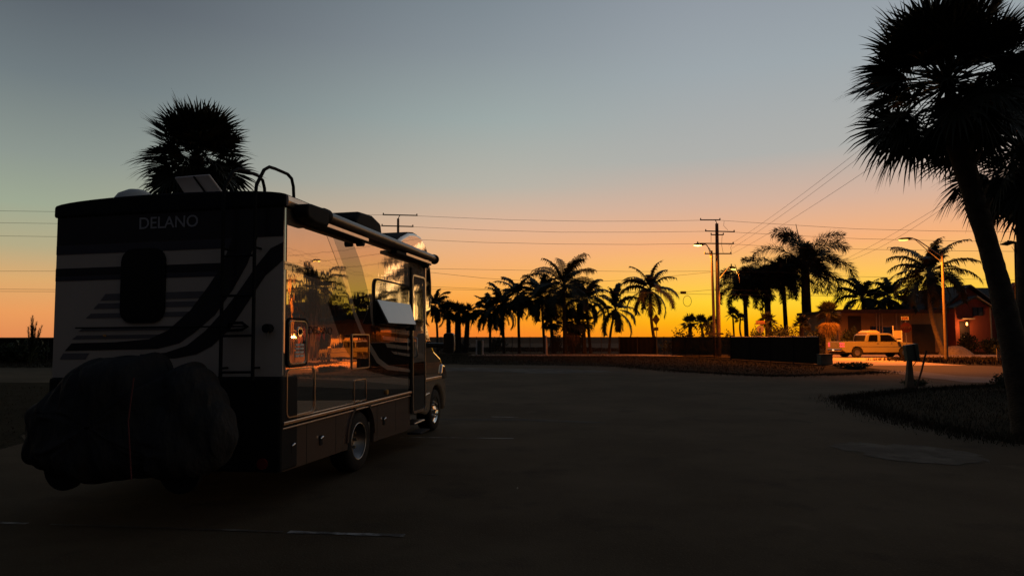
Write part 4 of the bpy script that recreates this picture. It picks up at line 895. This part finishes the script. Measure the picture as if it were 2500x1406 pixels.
# belt rail and lower skirt with wheel arch
MB().box((-.02,-.02,.825), (.028,3.92,.86)).build('belt_rail', COPPER, rv, bevel=.006)
MB().box((-.02,-.02,.785), (.016,3.90,.80)).build('skirt_rail', COPPER, rv, bevel=.003)
aw = [(1.98+.42*math.cos(a), .42+.44*math.sin(a)) for a in [PI*k/14 for k in range(15)]]
for x0_, x1_ in ((-.05, .0), (-W, -W+.05)):
    MB().prism([(0,.37), (0,.784), (3.90,.784), (3.90,.27), (2.40,.31)]+aw+[(1.56,.34)], 'x', x0_, x1_).build('skirt', G_SKIRT, rv)
MB().prism([(1.98+.47*math.cos(a), .42+.47*math.sin(a)) for a in [PI*k/14 for k in range(15)]]+[(1.98+.42*math.cos(a), .42+.435*math.sin(a)) for a in [PI*k/14 for k in range(14, -1, -1)]], 'x', .0, .02).build('wheel_arch_trim', G_SKIRT, rv)
MB().box((-W+.06,.32,.45), (-.46,6.0,.86)).build('chassis', MATTE, rv)
for yj in (.50, 1.22, 2.52, 3.25): MB().box((.0003,yj,.34), (.0015,yj+.008,.78)).build('hatch_seam', MATTE, rv)
def latch(y, z):
    a = MB().prism(rrect(y-.032,z-.055,y+.032,z+.055,.015), 'x', .001, .012).build('latch', MATTE, rv); MB().tube([(.014,y-.024,z+.02), (.03,y,z+.04), (.014,y+.026,z+.03)], .012, 6).build('latch_handle', CHROME, a)
for y, z in ((.19,.58), (.83,.56), (2.77,.54)): latch(y, z)
# hatches, vents
def frame_ring(name, y0, z0, y1, z1, r, t, m, th=.02, x0_=.0):
    a = rrect(y0,z0,y1,z1,r); b_ = rrect(y0+t,z0+t,y1-t,z1-t,max(r-t,.005)); mb = MB(); n_ = len(a); V = []
    for x in (x0_+.0005, x0_+th): V += [(x,)+p for p in a]+[(x,)+p for p in b_]
    F = []
    for i in range(n_):
        j = (i+1) % n_; F += [(2*n_+i, 2*n_+j, 3*n_+j, 3*n_+i), (i, j, 2*n_+j, 2*n_+i), (n_+i, 3*n_+i, 3*n_+j, n_+j), (i, n_+i, n_+j, j)]
    return mb.add(V, F).build(name, m, rv)
h1_ = MB().prism(rrect(.045,1.405,.45,1.885,.07), 'x', .0012, .022).build('service_hatch', PAINT, rv, bevel=.008)
frame_ring('hatch_frame', .03,1.39,.465,1.90,.08,.022, MATTE, .026)
frame_ring('hatch_trim', .06,1.425,.435,1.87,.06,.008, ALU, .028, .004)
MB().disc((.024,.285,1.755), (1,0,0), .052, .014, 20).build('inlet_ring', CHROME, h1_); MB().disc((.032,.285,1.755), (1,0,0), .030, .012, 20).build('inlet_socket', MATTE, h1_)
for iy in range(2):
    for iz in range(4): MB().box((.022,.195+iy*.095,1.495+iz*.038), (.030,.27+iy*.095,1.517+iz*.038)).build('louvre', WHITEP, h1_)
MB().box((.022,.36,1.63), (.03,.395,1.66)).build('lock', MATTE, h1_)
frame_ring('hatch_frame', .05,.885,.67,1.38,.07,.014, COPPER, .012, .003)
def vent(y0, z0, y1, z1):
    frame_ring('vent_frame', y0,z0,y1,z1,.03,.012, COPPER, .010, .004)
    v_ = MB().prism(rrect(y0+.014,z0+.014,y1-.014,z1-.014,.02), 'x', .0045, .0075).build('vent_grille', G_BLACK, rv)
    for k in range(1, 5): z = z0+(z1-z0)*k/5; MB().box((.0075,y0+.02,z-.006), (.014,y1-.02,z+.004)).build('louvre', G_DARK, v_)
vent(1.66,1.30,2.22,1.74)
frame_ring('vent_frame', 1.73,.885,2.12,1.165,.03,.010, COPPER, .008, .005)
MB().disc((.012,2.86,.87+.06), (1,0,0), .035, .03, 12).build('marker_lamp', mat('amber_lens', (.5,.25,.05), .3), rv)
# window with tilted lower pane
wn = MB().prism(rrect(2.40,1.87,3.86,2.48,.10), 'x', .003, .014).build('side_window', GLASSM, rv)
frame_ring('window_frame', 2.375,1.85,3.885,2.505,.12,.022, MATTE, .02, .003)
FL = mat('pale_reflective_shade', (.52,.54,.55), .22, spec=.6, ior=1.8, var=.04)
fl = [Vector((.03,2.42,2.20)), Vector((.03,3.80,2.20)), Vector((.18,3.62,1.885)), Vector((.18,2.46,1.885))]
nn = Vector((.012,0,.008))
MB().add(fl+[v+nn for v in fl], [(0,1,2,3), (7,6,5,4), (0,4,5,1), (1,5,6,2), (2,6,7,3), (3,7,4,0)]).build('tilt_pane', FL, wn)
for y in (2.43, 3.70): MB().prism([(.016,2.20), (.03,2.20), (.175,1.885), (.016,1.87)], 'y', y-.006, y+.006).build('pane_cheek', MATTE, wn)
MB().box((.028+.11,3.12,1.9), (.0,3.125,1.89)).build('pane_seam', MATTE, wn)
# door
frame_ring('door_frame', 3.95,.50,4.62,2.70,.09,.028, ALU, .035, .0)
dr_ = MB().prism(rrect(3.985,.535,4.585,2.665,.07), 'x', .002, .022).build('door', PAINT, rv)
MB().prism(rrect(4.13,1.88,4.50,2.50,.09), 'x', .0225, .027).build('door_window', GLASSM, dr_)
MB().prism(rrect(3.99,.54,4.58,1.30,.05), 'x', .0225, .024).build('door_graphic', G_DARK, dr_)
MB().prism([(3.99,1.50), (4.58,1.42), (4.58,1.34), (3.99,1.40)], 'x', .0225, .0245).build('door_stripe', G_TAN, dr_)
MB().tube([(.03,4.02,1.70), (.075,4.03,1.68), (.075,4.03,1.40), (.03,4.02,1.38)], .012, 6).build('grab_handle', ALU, dr_)
MB().box((-.02,3.905,.52), (.03,3.955,2.80)).build('door_post', MATTE, rv); MB().disc((.045,3.93,1.85), (1,0,0), .045, .06, 12).build('door_hinge', MATTE, rv)
MB().box((-.02,4.625,2.0), (.032,4.66,2.86)).build('awning_leg', COPPER, rv)
MB().box((-.1,4.05,.17), (.12,4.58,.20)).build('entry_step', MATTE, rv, bevel=.01); MB().box((-.2,4.05,.32), (.03,4.58,.35)).build('entry_step', ALU, rv, bevel=.01)
# awning: roller tube with end caps, arms tucked under
AWT = mat('awning_fabric_roll', (.11,.085,.07), .35, spec=.6, var=.15, scale=4)
MB().tube([(.11,.70,3.045), (.11,4.84,3.045)], .060, 20).build('awning_roller', AWT, rv)
MB().disc((.11,4.865,3.035), (0,1,0), .085, .06, 20).build('end_cap', MATTE, rv); MB().disc((.11,.665,3.045), (0,1,0), .08, .09, 20).build('end_cap', MATTE, rv)
MB().tube([(.11,.71,3.045), (.11,.735,3.045)], .065, 20).build('cap_ring', CHROME, rv)
MB().prism([(.10,2.98), (.12,3.07), (.22,3.09), (.62,3.10), (.64,2.96), (.60,2.90), (.28,2.90), (.14,2.93)], 'x', .03, .19).build('awning_motor', MATTE, rv, bevel=.03, seg=3)
for y0, y1 in ((.64, 1.90), (2.95, 4.66)):
    a = MB().box((.03,y0,2.905), (.13,y1,2.955)).build('awning_arm', MATTE, rv, bevel=.01); ys = y0 if y0 < 1 else 3.35
    MB().box((.131,ys,2.925), (.139,y1-.03,2.962)).build('arm_rail', COPPER, a)
    MB().disc((.08,y1-.16,2.89), (1,0,0), .045, .09, 12).build('arm_joint', MATTE, a)
# small cabover side window and seam
MB().prism(rrect(4.74,2.40,5.0,2.86,.05), 'x', .0015, .006).build('cabover_window', GLASSM, rv)
MB().prism([(3.28,3.122), (3.6,3.252), (3.9,3.352), (4.2,3.392), (4.42,3.386), (4.42,3.40), (4.2,3.408), (3.9,3.368), (3.6,3.268), (3.28,3.14)], 'x', -W+.04, -.05).build('cabover_cap', MATTE, rv)
# ---- cab
cabp = [(4.60,.46), (4.60,2.08), (5.02,2.08), (5.12,1.98), (5.50,1.56), (5.60,1.48), (6.02,1.34), (6.22,1.18), (6.33,1.02), (6.40,.80), (6.42,.52), (6.36,.34), (6.24,.34)]+[(5.80+.43*math.cos(a), .40+.42*math.sin(a)) for a in [PI*k/12 for k in range(13)]]+[(5.2,.34), (4.9,.40)]
CABP = gel('cab_paint', (.55,.42,.30), ior=2.6, metal=.6)
MB().prism(cabp, 'x', -W+.14, -.12).build('cab', CABP, rv, bevel=.15, seg=6, ang=28)
MB().prism([(4.76,1.56), (4.76,2.0), (5.04,2.0), (5.42,1.56)], 'x', -.1195, -.112).build('cab_window', GLASSM, rv)
MB().prism([(5.06,2.03), (5.08,2.05), (5.56,1.54), (5.52,1.52)], 'x', -W+.35, -.30).build('windscreen', GLASSD, rv)
MB().box((-.118,4.66,.93), (-.10,6.05,.985)).build('side_moulding', COPPER, rv, bevel=.008)
MB().tube([(-.13,4.7,.70), (-.10,5.0,.70), (-.11,5.28,.72)], .012, 6).build('sill_trim', ALU, rv)
hl = MB().prism([(5.98,1.02), (6.05,1.20), (6.20,1.17), (6.33,1.02), (6.38,.92), (6.2,.92)], 'x', -.34, -.085).build('headlight', CHROME, rv, bevel=.03, seg=3)
MB().prism([(6.36,.36), (6.37,.92), (6.46,.86), (6.48,.50), (6.44,.34)], 'x', -W+.2, -.16).build('front_bumper', BLACKP, rv, bevel=.04, seg=3)
# mirror
mr_ = MB().prism(rrect(.17,1.42,.36,1.77,.05), 'y', 5.20, 5.32)
mo = mr_.build('side_mirror', BLACKP, rv, bevel=.02, seg=3)
MB().tube([(-.14,5.22,1.56), (.02,5.24,1.56), (.20,5.26,1.55)], .045, 8).build('mirror_arm', BLACKP, mo); MB().tube([(.36,5.24,1.70), (.37,5.22,1.55), (.345,5.22,1.44)], .012, 6).build('turn_lamp', ALU, mo)
# wheels
def wheel(x, y, r, dual=False, name='wheel'):
    o_ = MB(); 
    pr = [(-.14,r*.62), (-.14,r*.93), (-.10,r), (.07,r), (.11,r*.93), (.11,r*.62)]; V = []; F = []; n_ = 32
    for (dx, rr) in pr:
        for k in range(n_): a = 2*PI*k/n_; V.append((x+dx, y+rr*math.cos(a), r+rr*math.sin(a)))
    for i in range(len(pr)-1):
        for k in range(n_): F.append((i*n_+k, i*n_+(k+1) % n_, (i+1)*n_+(k+1) % n_, (i+1)*n_+k))
    wv_ = o_.add(V, F, True).build(name, RUB, rv)
    rm = MB(); pr = [(.10,r*.63), (.085,r*.56), (-.02 if dual else .06,r*.50), (-.03 if dual else .10,r*.18), (.02 if dual else .13,0.001)]; V = []; F = []
    for (dx, rr) in pr:
        for k in range(n_): a = 2*PI*k/n_; V.append((x+dx, y+rr*math.cos(a), r+rr*math.sin(a)))
    for i in range(len(pr)-1):
        for k in range(n_): F.append((i*n_+k, i*n_+(k+1) % n_, (i+1)*n_+(k+1) % n_, (i+1)*n_+k))
    rm.add(V, F, True).build('rim', mat('dull_steel_rim', (.16,.15,.15), .35, 1) if dual else CHROME, wv_)
    if dual: MB().tube([(x+.105, y+r*.6*math.cos(2*PI*k/32), r+r*.6*math.sin(2*PI*k/32)) for k in range(33)], .008, 6).build('rim_lip', ALU, wv_)
    hb = MB()
    for k in range(8): a = 2*PI*k/8; hb.disc((x+(.0 if dual else .10), y+r*.34*math.cos(a), r+r*.34*math.sin(a)), (1,0,0), .022, .05, 6)
    hb.build('wheel_nuts', ALU, wv_)
wheel(-.14, 1.98, .38, True); wheel(-.27, 5.80, .38)
for x, y in ((-W+.2,1.98), (-W+.27,5.80)):
    wv_ = MB().disc((x, y, .38), (1,0,0), .38, .24, 28).build('wheel', RUB, rv)
MB().box((-.5,1.5,.5), (-.44,2.46,.9)).build('wheel_well', MATTE, rv)

# ---------------------------------------------------------------- covered bicycles on the hitch rack
rnd = random.Random(9)
cm = rv.matrix_basis.copy()
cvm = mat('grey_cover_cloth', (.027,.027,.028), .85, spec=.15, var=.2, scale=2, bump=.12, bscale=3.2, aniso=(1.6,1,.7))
def cover():
    out_l = [(-2.24,.62), (-2.29,.88), (-2.24,1.05), (-2.06,1.15), (-1.92,1.24), (-1.72,1.44), (-1.5,1.53), (-1.1,1.555), (-.94,1.50), (-.84,1.33), (-.72,1.42), (-.55,1.46), (-.38,1.32), (-.25,1.08), (-.17,.85), (-.20,.64), (-.36,.48), (-.8,.42), (-1.3,.40), (-1.8,.42), (-2.1,.50)]
    # resample outline
    P = []; n_ = len(out_l)
    for i in range(n_):
        a, b_, c, d = [Vector(out_l[(i+k-1) % n_]) for k in range(4)]
        for k in range(9):
            t = k/9; P.append(.5*((2*b_)+(-a+c)*t+(2*a-5*b_+4*c-d)*t*t+(-a+3*b_-3*c+d)*t**3))
    cen = Vector((-1.3,.92)); V = []; F = []; m_ = len(P); rings = 34
    for j in range(rings):
        t = j/(rings-1); ph = t*PI
        for i, p in enumerate(P):
            k = math.sin(ph)**.45 if 0 < j < rings-1 else .0
            k = max(k, .02); q = cen+(p-cen)*k
            an = math.atan2(p.y-cen.y, p.x-cen.x)
            fold = .020*math.sin(q.x*37+4*math.sin(q.y*3.1)+3*math.sin(q.x*3))+.014*math.sin(q.x*61+q.y*9)+.035*math.sin(q.x*7+q.y*5)+.016*math.sin(q.y*13+q.x*19)+.07*math.exp(-((q.x+1.85)**2/.06+(q.y-.95)**2/.05))
            val = .17*math.exp(-((q.x+.84+.06*math.sin(q.y*4))/.09)**2)*(1 if q.y > .6 else .5)          # crease between the two bikes
            y = -.60-.40*math.cos(ph)*(1+.12*math.sin(q.x*3.1))
            if math.cos(ph) > 0: y += (fold+val)*math.sin(ph)**.3
            q = q*(1)+Vector((fold*.5, fold*.5)); V.append((q.x, y, q.y))
    for j in range(rings-1):
        for i in range(m_): F.append((j*m_+i, j*m_+(i+1) % m_, (j+1)*m_+(i+1) % m_, (j+1)*m_+i))
    return V, F
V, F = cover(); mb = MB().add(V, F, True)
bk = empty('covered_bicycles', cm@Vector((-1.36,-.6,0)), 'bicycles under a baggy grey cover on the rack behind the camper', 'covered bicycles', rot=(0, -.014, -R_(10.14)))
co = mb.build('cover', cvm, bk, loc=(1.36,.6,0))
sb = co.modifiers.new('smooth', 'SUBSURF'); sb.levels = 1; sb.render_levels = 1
MB().tube([(.54,-.46,1.36), (.53,-.50,1.0), (.56,-.48,.5)], .008, 4).build('cord', mat('red_cord', (.12,.03,.03), .8), bk)
for dx in (-.5, .72):
    MB().disc((dx,-.05,.50), (0,1,0), .21, .05, 28).build('wheel', RUB, bk)
MB().box((-.6,-.08,.50), (.8,.08,.55)).build('rack_tray', MATTE, bk)
# litter on the asphalt: a dropped twig
o = MB().tube([(0,0,.015), (.015,.03,.016), (.01,.075,.017)], .006, 5).build('twig', mat('pale_twig', (.30,.27,.22), .8), loc=gr(1261,1196)); tag(o, 'short pale twig lying on the asphalt in mid foreground', 'twig')
